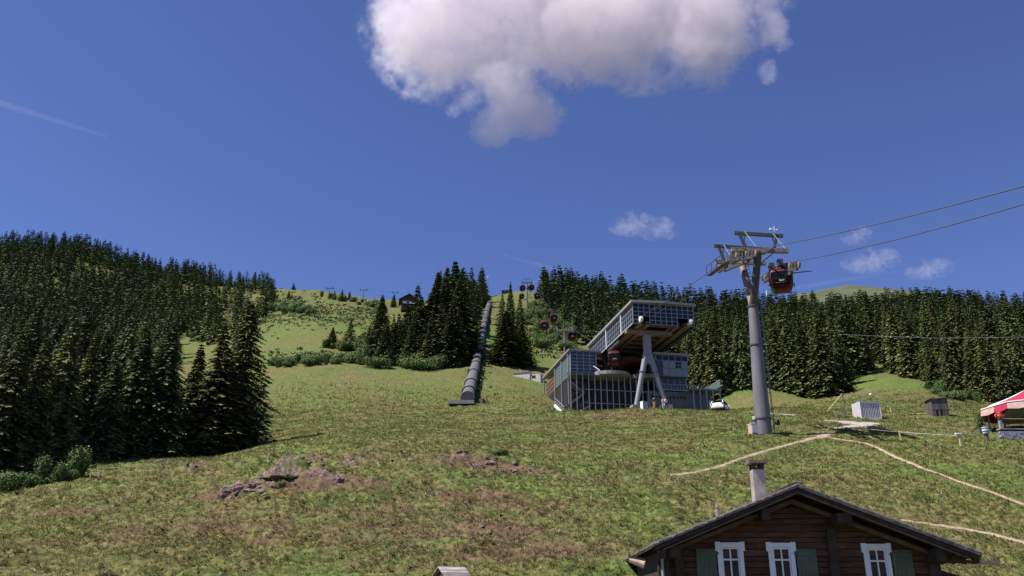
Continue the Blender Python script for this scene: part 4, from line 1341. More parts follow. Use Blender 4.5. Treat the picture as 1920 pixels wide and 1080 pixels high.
# ------------------------------------------------------------------ gondolas
def squircle(hw, hd, n=32, e=.32):
    out = []
    for k in range(n):
        a = 2 * math.pi * k / n
        c, s = math.cos(a), math.sin(a)
        out.append((hw * math.copysign(abs(c) ** e, c), hd * math.copysign(abs(s) ** e, s)))
    return out
PROF = [(-2.08, .50), (-2.02, .66), (-1.80, .80), (-1.45, .93), (-1.0, 1.0), (-.6, .985), (-.28, .90), (-.06, .76), (.06, .60), (.10, .45)]
def text_mesh(s, size, m, ext=.006):
    cu = bpy.data.curves.new('lettering', 'FONT')
    cu.body = s
    cu.size = size
    cu.extrude = ext
    cu.align_x = 'CENTER'
    cu.resolution_u = 3
    o = bpy.data.objects.new('lettering', cu)
    COL.objects.link(o)
    dg = bpy.context.evaluated_depsgraph_get()
    me = bpy.data.meshes.new_from_object(o.evaluated_get(dg))
    bpy.data.objects.remove(o)
    bpy.data.curves.remove(cu)
    me.name = 'lettering'
    me.materials.clear(); me.materials.append(m)
    return me
def hw_at(z):
    return float(np.interp(z, [p[0] for p in PROF], [p[1] for p in PROF]))
def make_gondola(pos, rz, label, group):
    """origin at the grip on the rope"""
    t = thing('gondola', label, 'gondola', pos, rz, group)
    hang = .90
    W, D = 1.05, 1.12
    def ring(z, k=1.0):
        h = hw_at(z)
        return [(x, y, z - hang) for x, y in squircle(W * h * k, D * h * k, 32)]
    body = MB().rings([ring(z) for z, _ in PROF]).build('cabin', M_RED, t, smooth=True)
    zs = [-1.24, -1.0, -.75, -.5, -.12]
    for side in range(4):
        k0 = side * 8 - 3
        mb = MB()
        V = []
        for z in zs:
            rg = ring(z, 1.018)
            V += [rg[(k0 + i) % 32] for i in range(7)]
        F = [(j * 7 + i, j * 7 + i + 1, (j + 1) * 7 + i + 1, (j + 1) * 7 + i) for j in range(len(zs) - 1) for i in range(6)]
        mb.add(V, F)
        mb.build('window', M_BLACKG, t)
        mb = MB()
        V = []
        for z in (-1.95, -1.65, -1.275):
            rg = ring(z, 1.016)
            V += [rg[(k0 + i) % 32] for i in range(7)]
        mb.add(V, [(j * 7 + i, j * 7 + i + 1, (j + 1) * 7 + i + 1, (j + 1) * 7 + i) for j in range(2) for i in range(6)])
        mb.build('lower_panel', M_BLACKG, t)
    for rz_ in (0, math.pi):
        o = link('lettering', LOGO, t, (0.08 * (1 if rz_ == 0 else -1), -D * 1.0 * (1 if rz_ == 0 else -1) - .035 * (1 if rz_ == 0 else -1), -1.42 - hang))
        o.rotation_euler = (math.pi / 2, 0, rz_)
    m = MB(); m.tube([(0, 0, .12), (0, .0, -.15), (.2, 0, -.3), (.22, 0, -.5), (.12, 0, -.7), (0, 0, -.82)], .055, 8); m.box((0, 0, -.81), (.7, .5, .10)); m.build('hanger', M_STEELD, t)
    m = MB(); m.box((0, 0, .02), (.16, .5, .22)); m.tube([(-.1, -.3, .1), (.1, -.3, .1)], .1, 8); m.build('grip', M_STEELD, t)
    m = MB(); m.bar((-.5, -1.05, -1.3 - hang - .25), (.5, -1.05, -1.3 - hang - .25), .05); m.tube([(W + .02, -.5, -1.55 - hang), (W + .02, .5, -1.55 - hang)], .05, 6); m.build('ski_rack', M_STEELD, t)
    return t
M_LOGO = mat('white_lettering', (.8, .8, .8), .5)
LOGO = text_mesh('Golm', .25, M_LOGO)

# ------------------------------------------------------------------ the large mast
MY = 82.0
m_base = P(1432, 812, MY)
mast = thing('cable_car_mast', 'tall grey tubular cable car mast with forked head carrying wheel batteries, standing on the meadow', 'mast', m_base)
def L_(px, py, Y):
    return P(px, py, Y) - m_base
joint = L_(1412, 574, MY)
bottom = Vector((0, 0, -1.0))
def on_tube(py):
    t = (812 - py) / (812 - 574)
    return Vector((0, 0, 0)).lerp(joint, t), .80 + (.50 - .80) * t
m = MB(); m.tube([bottom] + [on_tube(y)[0] for y in (812, 786)], [.83, .80, .775], 24); m.build('tube_section', M_TUBE, mast, smooth=True)
m = MB(); m.tube([on_tube(y)[0] for y in (786, 720, 650)], [on_tube(y)[1] for y in (786, 720, 650)], 24); m.build('tube_section', M_TUBE, mast, smooth=True)
m = MB(); m.tube([on_tube(y)[0] for y in (650, 610, 574)], [on_tube(y)[1] for y in (650, 610, 574)], 24); m.build('tube_section', M_TUBE, mast, smooth=True)
for y_ in (787, 650, 575):
    q, r_ = on_tube(y_)
    m = MB(); m.tube([q - Vector((0, 0, .07)), q + Vector((0, 0, .07))], r_ + .09, 24); m.build('flange', M_STEELD, mast)
YN, YF = 79.3, 84.8
nearT, farT = L_(1422, 470, YN), L_(1390, 494, YF)
m = MB(); m.tube([joint, joint.lerp(nearT, .5), nearT], [.40, .38, .36], 14); m.build('fork_arm', M_STEELD, mast, smooth=True)  # near arm in darker steel, its shade put into the colour
m = MB(); m.tube([joint, joint.lerp(farT, .5), farT], [.40, .36, .33], 14); m.build('fork_arm', M_STEELB, mast, smooth=True)  # far arm of the same fork in lighter steel, sunlight put into the colour
m = MB()
for k in range(11):
    q = joint.lerp(farT, .08 + k * .085) + Vector((.36, -.1, 0)); m.bar(q, q + Vector((.30, 0, 0)), .05)
m.bar(joint + Vector((.4, -.1, 0)), farT + Vector((.36, -.1, 0)), .05); m.bar(joint + Vector((.7, -.1, 0)), farT + Vector((.66, -.1, 0)), .05)
m.build('arm_ladder', M_STEELD, mast)
m = MB(); m.bar(L_(1372, 468, YN), L_(1478, 471, YN), .34, .42); m.build('cross_beam', M_STEELB, mast)
m = MB(); m.bar(L_(1342, 491, YF), L_(1436, 494, YF), .32, .40); m.build('cross_beam', M_STEELB, mast)
m = MB(); m.prism([L_(1393, 464, YN - .25), L_(1450, 465, YN - .25), L_(1436, 474, YN - .25), L_(1410, 474, YN - .25)], (0, .5, 0)); m.build('head_plate', M_STEELB, mast)
# tie rods between the two cross beams
m = MB()
for a_, b_ in (((1395, 469), (1362, 492)), ((1455, 470), (1425, 494)), ((1400, 469), (1420, 494)), ((1440, 470), (1395, 493))):
    m.bar(L_(*a_, YN), L_(*b_, YF), .12)
m.build('tie_rods', M_STEELD, mast)
# lifting frames
for (x0, y0, x1, y1, Y_, posts) in ((1377, 437, 1468, 442.5, YN, (((1387, 438), (1397, 463)), ((1457, 442), (1452, 464)))), (1339, 461, 1432, 467, YF, (((1348, 462), (1357, 487)), ((1423, 467), (1419, 490))))):
    m = MB(); m.bar(L_(x0, y0, Y_), L_(x1, y1, Y_), .26, .34); m.build('lifting_beam', M_STEELD, mast)
    for a_, b_ in posts:
        m = MB(); m.bar(L_(*a_, Y_), L_(*b_, Y_), .26); m.build('frame_post', M_STEELD, mast)
        q = L_(*a_, Y_); r_ = L_(*b_, Y_)
        m = MB(); m.bar(q.lerp(r_, .75), q + Vector((.55 if a_[0] < 1400 and Y_ == YN or a_[0] < 1380 else -.55, 0, 0)), .08); m.build('frame_strut', M_STEELD, mast)
for a_, b_, Y_ in (((1396, 434), (1418, 463), YN), ((1449, 438), (1472, 466), YN), ((1357, 459), (1368, 477), YF)):
    m = MB(); m.tube([L_(*a_, Y_ - .4), L_(*b_, Y_ - .4)], .045, 6); m.build('ladder_rod', M_WHITE, mast)
m = MB(); m.tube([L_(1451.5, 442, YN), L_(1451.5, 424, YN)], .03, 6); m.tube([L_(1446, 430, YN), L_(1458, 431, YN)], .035, 6); m.tube([L_(1443, 429.5, YN), L_(1447, 430, YN)], .11, 8); m.tube([L_(1456.5, 431, YN), L_(1458, 431, YN)], .09, 8)
m.build('wind_gauge', M_WHITE, mast)
# ladder up the tube
m = MB()
for s_ in (-.18, .18):
    m.tube([on_tube(y)[0] + Vector((on_tube(y)[1] + .22, s_ - .15, 0)) for y in (808, 574)], .03, 6)
for k in range(48):
    q, r_ = on_tube(808 - k * 4.9); q = q + Vector((r_ + .22, -.15, 0)); m.bar(q - Vector((0, .18, 0)), q + Vector((0, .18, 0)), .03)
for k in range(8):
    q, r_ = on_tube(800 - k * 30); m.bar(q + Vector((r_ - .05, -.15, 0)), q + Vector((r_ + .22, -.15, 0)), .05)
m.build('ladder', M_GREENG, mast)
q, r_ = on_tube(796)
m = MB(); m.tube([q + Vector((r_ + .2, -.5, .05)), q + Vector((r_ + .5, -.75, .0))], [.12, .30], 12); m.build('loudspeaker', M_RUBBER, mast)
m = MB(); m.box(q + Vector((-r_ - .12, -.3, .55)), (.2, .2, .3)); m.build('lamp_box', M_WHITE, mast)

# ropes: straight lanes over the mast
notchL, notchR = SW(.35, HB0 - .4, 13.1), SW(8.3, HB0 - .4, 13.1)
midL, midR = P(1378, 477, MY), P(1461, 499, MY)
def lane_far(mid, notch, px, py):
    """point on picture column px that continues the lane straight on in plan"""
    d = notch - mid
    k = d.x / d.y
    t = tanaz(px, py)
    Y = (mid.x - k * mid.y) / (t - k)
    return P(px, py, Y)
endL, endR = lane_far(midL, notchL, 1960, 338), lane_far(midR, notchR, 1960, 371)
def rope(pts, label, rad=.03, sag=.6, name='cable', m_=None, group=None, cat='cable'):
    L = []
    for a, b in zip(pts[:-1], pts[1:]):
        for k in range(12):
            t = k / 12
            q = a.lerp(b, t); q.z -= sag * 4 * t * (1 - t) * (a - b).length / 60
            L.append(q)
    L.append(pts[-1])
    o = MB().tube(L, rad, 6).build(name, m_ or M_STEELD)
    return tag(o, label, cat, group)
def battery(mid, up_pt, dn_pt, label_x):
    """wheel battery along the lane: frame, wheels and catwalk as parts of the mast"""
    dU, dD = (up_pt - mid).normalized(), (dn_pt - mid).normalized()
    def on(s):
        q = mid + (dU * s if s > 0 else dD * -s)
        q = q + Vector((0, 0, .22 * max(0, 1 - abs(s) / 6)))
        return q - m_base
    for k in range(14):
        s = -5.9 + k * .905
        q = on(s)
        d = (on(s + .2) - on(s - .2)).normalized()
        sd = d.cross(Vector((0, 0, 1))).normalized()
        c = q - Vector((0, 0, .30))
        MB().tube([c - sd * .09, c + sd * .09], .27, 12).build('sheave', M_STEELB if k % 3 == 0 else M_STEELD, mast)
    fr = MB()
    for k in range(6):
        a_, b_ = on(-5.9 + k * 2.0 - .1), on(-5.9 + k * 2.0 + 1.6)
        fr.bar(a_ - Vector((0, 0, .62)), b_ - Vector((0, 0, .62)), .12, .2)
    for k in range(3):
        a_, b_ = on(-5.2 + k * 3.9), on(-5.2 + k * 3.9 + 2.8)
        fr.bar(a_ - Vector((0, 0, .78)), b_ - Vector((0, 0, .78)), .26, .26)
    fr.bar(on(-3.6) - Vector((0, 0, 1.1)), on(3.6) - Vector((0, 0, 1.1)), .26, .3)
    fr.build('battery_frame', M_STEELD, mast)
    cw = MB()
    off = Vector((label_x * .85, 0, -1.05))
    for k in range(13):
        a_, b_ = on(-6.0 + k * .95) + off, on(-6.0 + k * .95 + .8) + off
        cw.bar(a_, b_, .55, .06)
    if label_x < 0: cw.bar(on(-6) + off + Vector((label_x * .3, 0, 1.0)), on(0) + off + Vector((label_x * .3, 0, 1.0)), .06)
    if label_x < 0: cw.bar(on(0) + off + Vector((label_x * .3, 0, 1.0)), on(6) + off + Vector((label_x * .3, 0, 1.0)), .06)
    for k in range(8 if label_x < 0 else 0):
        q = on(-6 + k * 1.7) + off + Vector((label_x * .3, 0, 0)); cw.bar(q, q + Vector((0, 0, 1.0)), .06)
    cw.build('catwalk', M_STEELD, mast)
    for s in (-1.4, 1.4):
        MB().box(on(s) + Vector((-.35 * label_x, 0, .05)), (.5, .6, .7)).build('rope_catcher', M_STEELD, mast)
battery(midL, notchL, endL, -1)
battery(midR, notchR, endR, 1)
rope([notchL, midL + Vector((0, 0, .22)), endL], 'hauling rope over the left wheel battery of the large mast, leading out of the station', .036, .5)
rope([notchR, midR + Vector((0, 0, .22)), endR], 'hauling rope over the right wheel battery of the large mast, above the hanging gondola', .036, .5)
gp = midR + (endR - midR).normalized() * .55
gond = make_gondola(gp + Vector((-.15, 0, .38)), math.radians(-18), 'large dark red gondola hanging from the right side of the tall tubular mast', 'gondolas of the cable car')
gond.scale = (1.12, 1.12, 1.08)

# gondolas further along and in the station
q = SW(-1.05, 6.0, 10.95)
g2 = dup(gond, q, ST_A - .35, scale=(1.0, 1.0, 1.0), label='bright red gondola waiting at the station platform under the upper hall')
q = SW(-3.2, 9.8, 10.9)
dup(gond, q, ST_A + .5, 'dark gondola half hidden behind the bright red one inside the station')

# ------------------------------------------------------------------ slope masts behind the station
def lift_mast(px, Y, y_arm, width, label, frame_h=1.3, r=.35, group=None, colour=None):
    b = at(px, Y, 650)
    H = elev(y_arm) * Y - b.z
    t = thing('lift_mast', label, 'mast', b, 0, group)
    m = MB(); m.tube([(0, 0, -1), (0, 0, H * .5), (0, 0, H)], [r, r * .85, r * .7], 12); m.build('tube', colour or M_TUBE, t, smooth=True)
    m = MB(); m.bar((-width / 2, 0, H), (width / 2, 0, H), r * .9, r * 1.1); m.build('cross_arm', M_STEELD, t)
    if frame_h:
        m = MB(); m.bar((-width / 2 * .95, 0, H + frame_h), (width / 2 * .95, 0, H + frame_h), r * .5); m.build('lifting_beam', M_STEELD, t)
        for s in (-1, 1):
            m = MB(); m.bar((s * width * .36, 0, H), (s * width * .40, 0, H + frame_h), r * .6); m.build('frame_post', M_STEEL, t)
    for s in (-1, 1):
        m = MB(); m.bar((s * width / 2, -1.8, H - .25), (s * width / 2, 1.8, H + .25), r * .6, r * .9)
        for k in range(5): m.tube([(s * width / 2 - .15, -1.6 + k * .8, H - .22 + k * .1 + .35), (s * width / 2 + .15, -1.6 + k * .8, H - .22 + k * .1 + .35)], .22, 8)
        m.build('wheel_battery', M_STEELD, t)
    return t, b + Vector((0, 0, H))
t2, h2 = lift_mast(1060, 196, 622, 4.6, 'grey lift mast on the steep green slope behind the station roof')
t3, h3 = lift_mast(988.5, 322, 530, 3.6, 'lift mast against the sky at the top of the gondola line', 1.6)
backL, backR = SW(.35, HB1, 13.0), SW(8.3, HB1, 13.0)
h2L, h2R = h2 + Vector((-2.3, 0, .55)), h2 + Vector((2.3, 0, .55))
h3L, h3R = h3 + Vector((-1.8, 0, .55)), h3 + Vector((1.8, 0, .55))
topL, topR = P(976, 560, 420) , P(984, 560, 420)
rope([backL, h2L, h3L, topL], 'left rope climbing the steep slope from the station to the upper masts', .03, .8)
rope([backR, h2R, h3R, topR], 'right rope climbing the steep slope from the station to the upper masts', .03, .8)
for a_, b_, t, lb in ((h2R, h3R, .03, 'red gondola passing the grey lift mast behind the station roof'), (h2L, h3L, .22, 'lower of two small red gondolas over the green slope, orange top'),
        (h2R, h3R, .36, 'upper of two small red gondolas over the green slope'), (h2R, h3R, .80, 'dark gondola just below the foot of the sky line mast'),
        (h3R, topR, .04, 'dark gondola hanging right of the sky line mast'), (h3L, topL, .06, 'dark gondola hanging left of the sky line mast'), (h3L, topL, .40, 'tiny dark gondola between the sky line mast and the hut')):
    q = a_.lerp(b_, t); q.z -= .8 * 4 * t * (1 - t) * (a_ - b_).length / 60
    dup(gond, q, random.uniform(-.3, .3), lb)
rm = 'small chairlift mast on the bare ridge'
r1, k1 = lift_mast(617.5, 455, 541, 3.8, 'first small lift mast on the bare ridge, left of the ridge spruces', 0, .26)
r2, k2 = lift_mast(681, 440, 544, 3.6, 'second small lift mast on the bare ridge, right of the ridge spruces', 0, .26)
r3, k3 = lift_mast(557, 400, 557, 2.6, 'thin lift mast below the grassy skyline beside dark bushes', 0, .22)
r4, k4 = lift_mast(740, 445, 549, 3.0, 'lift mast almost hidden by spruces left of the chalet', 0, .22)
rope([k3 + Vector((1.2, 0, .4)), k1 + Vector((1.8, 0, .4)), k2 + Vector((1.7, 0, .4)), k4 + Vector((1.4, 0, .4))], 'thin rope of the small chairlift on the bare ridge', .03, .8)
rope([P(1570, 627, 118), P(1760, 634, 112), P(1960, 631, 106)], 'pale horizontal wire in front of the right wood', .016, .1, 'wire', M_STEEL, cat='wire')
# lattice aerial
b = at(914.5, 440, 560)
t = thing('radio_mast', 'thin pale radio mast on the skyline above the pipe', 'mast', b)
H = elev(522) * 440 - b.z
m = MB()
for k in range(3):
    an = k * 2.09; m.tube([(.5 * math.cos(an), .5 * math.sin(an), -1), (.28 * math.cos(an), .28 * math.sin(an), H)], .09, 5)
for k in range(16):
    z = k * H / 16
    for j in range(3):
        a0, a1 = j * 2.09, (j + 1) * 2.09
        m.bar((.45 * math.cos(a0), .45 * math.sin(a0), z), (.45 * math.cos(a1), .45 * math.sin(a1), z + H / 16), .05)
m.build('lattice', M_STEEL, t)
m = MB(); m.tube([(0, 0, H - .2), (0, 0, H + 1.6)], .12, 6); m.build('aerial', M_WHITE, t)
b = at(1443, 900, 550)
hm = P(1437, 546, 960)
t = thing('summit_mast', 'tiny white mast on the far hilltop just right of the large mast', 'mast', hm - Vector((0, 0, 6)))
m = MB(); m.tube([(0, 0, 0), (0, 0, 8)], .5, 6); m.build('tube', M_WHITE, t)
m = MB(); m.bar((-4, 0, 7.5), (4, 0, 7.5), .5); m.build('cross_arm', M_STEELD, t)

# ------------------------------------------------------------------ the pipe
pq_ = [(876, 749, 123.5), (884, 717, 148), (893, 680, 183), (901, 643, 217), (907.5, 608, 254), (912.5, 586, 286), (917, 570, 320)]
pp_ = [(a, b) for a, b, _ in pq_]
ctr = [P(*q) for q in pq_]
pipe = thing('pipeline', 'long grey ringed pipe running straight up the slope beside spruces', 'pipe', on_ground(873, 757, 100))
o_ = pipe.location.copy()
M_PIPE = mat('pipe_paint', (.078, .077, .081), .6, col2=(.14, .134, .14), scale=.6, bump=.1)
bnd = [746.5, 738, 722, 704, 687, 669, 653, 640, 629, 619, 609, 597, 588, 580, 570]
def on_pipe(y):
    if y > pp_[0][1]:
        return ctr[0].lerp(ctr[1], (pp_[0][1] - y) / (pp_[0][1] - pp_[1][1]))
    for (a, b), (c, d), p, q in zip(pp_[:-1], pp_[1:], ctr[:-1], ctr[1:]):
        if y >= d:
            t = (b - y) / (b - d)
            return p.lerp(q, t)
    return ctr[-1]
for y0, y1 in zip(bnd[:-1], bnd[1:]):
    a, b = on_pipe(y0), on_pipe(y1)
    d = (b - a).normalized()
    MB().tube([a - o_, b - o_], [1.05, 1.0], 22).build('pipe_section', M_PIPE, pipe, smooth=True)
    MB().tube([b - d * .14 - o_, b + d * .14 - o_], [1.17, 1.17], 22).build('ring', M_RUBBER, pipe)
    MB().box(b - o_ - Vector((0, 0, 1.9)), (1.5, .5, 1.9)).build('saddle', M_CONC, pipe)
q = on_ground(866, 760, 100) + Vector((0, -.4, 0))
sl = MB().box((0, 0, 0), (3.8, 1.6, .5)).build('concrete_slab', M_CONC, None, q + Vector((0, -.6, .12)))
tag(sl, 'flat concrete slab at the lower mouth of the pipe', 'slab')
q = on_ground(905, 757, 100)
m = MB()
for k in range(7):
    m.bar((random.uniform(-.9, .9), random.uniform(-.5, .5), 0), (random.uniform(-.9, .9), random.uniform(-.5, .5), random.uniform(.3, 1.1)), .2)
tag(m.build('brush_heap', M_BARK, None, q), 'small heap of dark branches on the grass beside the pipe slab', 'branches')
# concrete hut half sunk in the slope
b = at(990, 176, 694)
t = thing('concrete_hut', 'low pale concrete structure half sunk in the slope under the broad spruce', 'hut', b, math.radians(-20))
m = MB(); m.lo(-3.0, .6, -.6, 2.5, -1.5, 1.15); m.build('wall', mat('pale_concrete', (.38, .35, .33), .9, col2=(.58, .54, .51), scale=1.5), t)
m = MB(); m.lo(.62, 2.9, -.4, 2.2, -1.5, .62); m.build('wall', MATS['pale_concrete'], t)
m = MB(); m.lo(-3.15, .65, -.75, 2.6, 1.15, 1.3); m.build('roof', M_CONC, t)
m = MB(); m.lo(1.0, 1.8, -.45, -.41, -.2, .35); m.build('hatch', M_INT, t)
# chalet on the ridge, summit hut
def gable_house(name, label, pos, w, d, h, rise, mw, mr, rz=0, over=.9, balcony=None, win=3):
    t = thing(name, label, 'house', pos, rz)
    MB().prism([(-w / 2, 0, -3), (w / 2, 0, -3), (w / 2, 0, h), (0, 0, h + rise), (-w / 2, 0, h)], (0, d, 0)).build('wall', mw, t)
    for s in (-1, 1):
        k = rise / (w / 2)
        e = w / 2 + over
        MB().prism([(0, -over, h + rise + .05), (s * e, -over, h + rise - k * e + .05), (s * e, -over, h + rise - k * e + .3), (0, -over, h + rise + .3)], (0, d + 2 * over, 0)).build('roof', mr, t)
    for i in range(win):
        x = (i - (win - 1) / 2) * w / (win + .3)
        o = MB().lo(x - .5, x + .5, -.06, -.01, h - 1.9, h - .7).build('window', M_WHITE, t)
        MB().lo(x - .38, x + .38, -.09, -.065, h - 1.8, h - .8).build('pane', M_BLACKG, o)
    if balcony:
        MB().lo(-w / 2 + .6, w / 2 - .2, -1.0, -.9, balcony, balcony + .9).build('balcony', M_WHITE, t)
    return t
M_DWOOD = mat('dark_weathered_wood', (.040, .026, .018), .85, col2=(.095, .062, .045), scale=4, stretch=(.3, 1, 3))
b = at(766, 372, 565)
gable_house('chalet', 'dark wooden chalet with pale balcony between spruces on the ridge', Vector((b.x, b.y, elev(561) * 372 - 2.0)), 7.0, 8, 2.0, 2.2, M_DWOOD, M_DWOOD, .15, 1.2, -.4)
b = at(980, 415, 556)
gable_house('summit_hut', 'little white and red hut at the top of the gondola line', Vector((b.x, b.y, elev(560) * 415)), 4.2, 6, 1.5, .8, M_WHITE, M_REDD, .1, .3)
b = at(972, 430, 556)
t = thing('top_station', 'dark lift top station beside the small white and red hut', 'station', Vector((P(948, 552, 430).x, 430, elev(552) * 430)))
m = MB(); m.lo(-1.8, 1.8, 0, 5, -4, 2.0); m.build('wall', M_STEELD, t)
m = MB(); m.lo(-2.2, 2.2, -.4, 5.4, 2.0, 2.4); m.build('roof', M_STEELD, t)

# ------------------------------------------------------------------ the wooden house in front
H_A = math.radians(-1.8)
_HU = Vector((math.cos(H_A), math.sin(H_A), 0)); _HV = Vector((-math.sin(H_A), math.cos(H_A), 0))
HO = P(1492, 1080, 28.0); HZ = -4.2
HO = Vector((HO.x, HO.y, HZ))
def HS(px, py, b):
    d = ray(px, py)
    q = d * ((HO + _HV * b).dot(_HV) / d.dot(_HV)) - HO
    return Vector((q.dot(_HU), b, q.z))
house = thing('alpine_house', 'old dark timber house with shingled gable roof, white framed windows and green shutters', 'house', HO, H_A)
M_LOG = mat('sunburnt_timber', (.028, .014, .009), .8, col2=(.120, .054, .031), scale=3.0, stretch=(.5, 3, 6), bump=.5, rand=.35)
M_BEAM = mat('dark_beam', (.024, .016, .012), .85, col2=(.065, .043, .032), scale=4, bump=.3)
M_BEAMW = mat('brown_bargeboard', (.075, .045, .030), .85, col2=(.15, .10, .07), scale=4, stretch=(1, 1, 1), bump=.3)
M_SHING = mat('grey_shingle', (.15, .125, .12), .9, col2=(.40, .345, .335), scale=2.4, stretch=(3, .6, 1), bump=.5, rand=.45)
M_SHUT = mat('green_shutter_paint', (.080, .100, .066), .6, .18, 3, bump=.1)
M_WINW = mat('window_white', (.70, .70, .72), .5, .05, 4)
M_STUCCO = mat('chimney_plaster', (.17, .155, .15), .95, col2=(.36, .315, .30), scale=2.2, bump=.4)
apex = HS(1493, 906, -1.0)
lea, rea = HS(1222, 1016.9, -1.0), HS(1838, 1034, -1.0)
DEP = 8.6
def roof_c(a, lift=0.0):
    if a <= apex.x:
        return apex.z + (a - apex.x) * (lea.z - apex.z) / (lea.x - apex.x) + lift
    return apex.z + (a - apex.x) * (rea.z - apex.z) / (rea.x - apex.x) + lift
wl, wr = HS(1236, 1060, 0).x, HS(1758, 1060, 0).x
# wall core and planks
MB().prism([(wl + .05, .06, 0), (wr - .05, .06, 0), (wr - .05, .06, roof_c(wr) - .20), (apex.x, .06, apex.z - .20), (wl + .05, .06, roof_c(wl) - .20)], (0, DEP - .4, 0)).build('wall', M_BEAM, house)
WIN = [(1367.5, 1017, 1), (1463, 1017.5, 1), (1641, 1019.5, 1)]
c = .1
row = 0
wx = []
for (px_, py_, _) in WIN:
    q = HS(px_, py_, 0); wx.append((q.x, q.z))
while c < apex.z - .7:
    hgt = .185 + .03 * math.sin(row * 1.7)
    a0, a1 = wl, wr
    # clip under the roof
    while roof_c(a0) - .24 < c + hgt and a0 < apex.x: a0 += .03
    while roof_c(a1) - .24 < c + hgt and a1 > apex.x: a1 -= .03
    if a1 - a0 > .4:
        cuts = [a0]
        x = a0 + random.uniform(1.6, 3.2)
        while x < a1 - .8:
            cuts.append(x); x += random.uniform(1.8, 3.6)
        cuts.append(a1)
        for s0, s1 in zip(cuts[:-1], cuts[1:]):
            pr = random.uniform(.0, .022)
            m = MB()
            y0, y1, z0, z1 = -.01 - pr, .07, c + .006, c + hgt - .008
            m.add([(s0 + .004, y0 + .012, z0), (s1 - .004, y0 + .012, z0), (s1 - .004, y1, z0), (s0 + .004, y1, z0), (s0 + .004, y0, z0 + .02), (s1 - .004, y0, z0 + .02), (s0 + .004, y0, z1 - .02), (s1 - .004, y0, z1 - .02), (s0 + .004, y0 + .012, z1), (s1 - .004, y0 + .012, z1), (s1 - .004, y1, z1), (s0 + .004, y1, z1)],
                  [(0, 1, 5, 4), (4, 5, 7, 6), (6, 7, 9, 8), (8, 9, 10, 11), (0, 3, 2, 1), (0, 4, 6, 8, 11, 3), (1, 2, 10, 9, 7, 5)])
            o = m.build('plank', M_LOG, house)
    c += hgt
    row += 1
# corner log ends and posts
for (a_, w_) in ((wl + .12, .34), (wl + .62, .26), (HS(1559, 1030, 0).x, .27), (wr - .15, .34)):
    m = MB(); m.lo(a_ - w_ / 2, a_ + w_ / 2, -.16, .05, 0, min(roof_c(a_) - .5, HS(1559, 992, 0).z if abs(a_ - HS(1559, 1030, 0).x) < .1 else 99)); m.build('post', M_BEAM, house)
q = HS(1559, 980, 0); MB().lo(q.x - .09, q.x + .09, -.12, .05, q.z - .12, q.z + .12).build('log_end', M_BEAM, house)
# roof: boarding, rafters, purlins, barge boards
for s, e in ((-1, lea), (1, rea)):
    p = [(apex.x, -1.0, apex.z - .10), (e.x, -1.0, e.z - .10), (e.x, -1.0, e.z - .17), (apex.x, -1.0, apex.z - .17)]
    MB().prism(p, (0, DEP + 1.2, 0)).build('roof_boarding', M_BEAM, house)
    f = .985
    x1, z1 = apex.x + (e.x - apex.x) * f, apex.z + (e.z - apex.z) * f
    p = [(apex.x, -1.03, apex.z - .16), (x1, -1.03, z1 - .16), (x1, -1.03, z1 - .27), (apex.x, -1.03, apex.z - .29)]
    MB().prism(p, (0, .06, 0)).build('bargeboard', M_BEAM, house)
    for dz_, hh_, yy_ in ((-.015, .045, -1.15), (-.085, .05, -1.10)):
        p = [(apex.x, yy_, apex.z + dz_), (e.x, yy_, e.z + dz_), (e.x, yy_, e.z + dz_ - hh_), (apex.x, yy_, apex.z + dz_ - hh_)]
        MB().prism(p, (0, .09, 0)).build('verge_board', M_SHING, house)
    p = [(apex.x, -1.06, apex.z - .26), (x1 - s * .25, -1.06, z1 - .22), (x1 - s * .25, -1.06, z1 - .27), (apex.x, -1.06, apex.z - .32)]
    MB().prism(p, (0, .05, 0)).build('bargeboard', M_BEAMW, house)
    f = .80
    x1, z1 = apex.x + (e.x - apex.x) * f, apex.z + (e.z - apex.z) * f
    p = [(apex.x, -.32, apex.z - .40), (x1, -.32, z1 - .40), (x1, -.32, z1 - .52), (apex.x, -.32, apex.z - .54)]
    MB().prism(p, (0, .12, 0)).build('rafter', M_BEAMW, house)
    for k in range(1, 8):
        b_ = -.3 + k * 1.15
        p = [(apex.x, b_, apex.z - .18), (e.x - s * .25, b_, e.z - .09), (e.x - s * .25, b_, e.z - .25), (apex.x, b_, apex.z - .36)]
        MB().prism(p, (0, .12, 0)).build('rafter', M_BEAM, house)
for px_, w_, h_, dz in ((1437, .26, .34, .0), (1583, .44, .30, .0), (1262, .30, .34, 0), (1752, .30, .34, 0)):
    q = HS(px_, 966, -.9)
    top = roof_c(q.x) - .36
    MB().lo(q.x - w_ / 2, q.x + w_ / 2, -.92, .1, top - h_, top).build('purlin', M_BEAM, house)
q = HS(1493, 944, -.02)
m = MB(); m.lo(q.x - .045, q.x + .045, -.05, -.03, q.z - .17, q.z + .17); m.lo(q.x - .15, q.x + .15, -.056, -.052, q.z - .05, q.z + .05); m.build('cross_opening', M_INT, house)
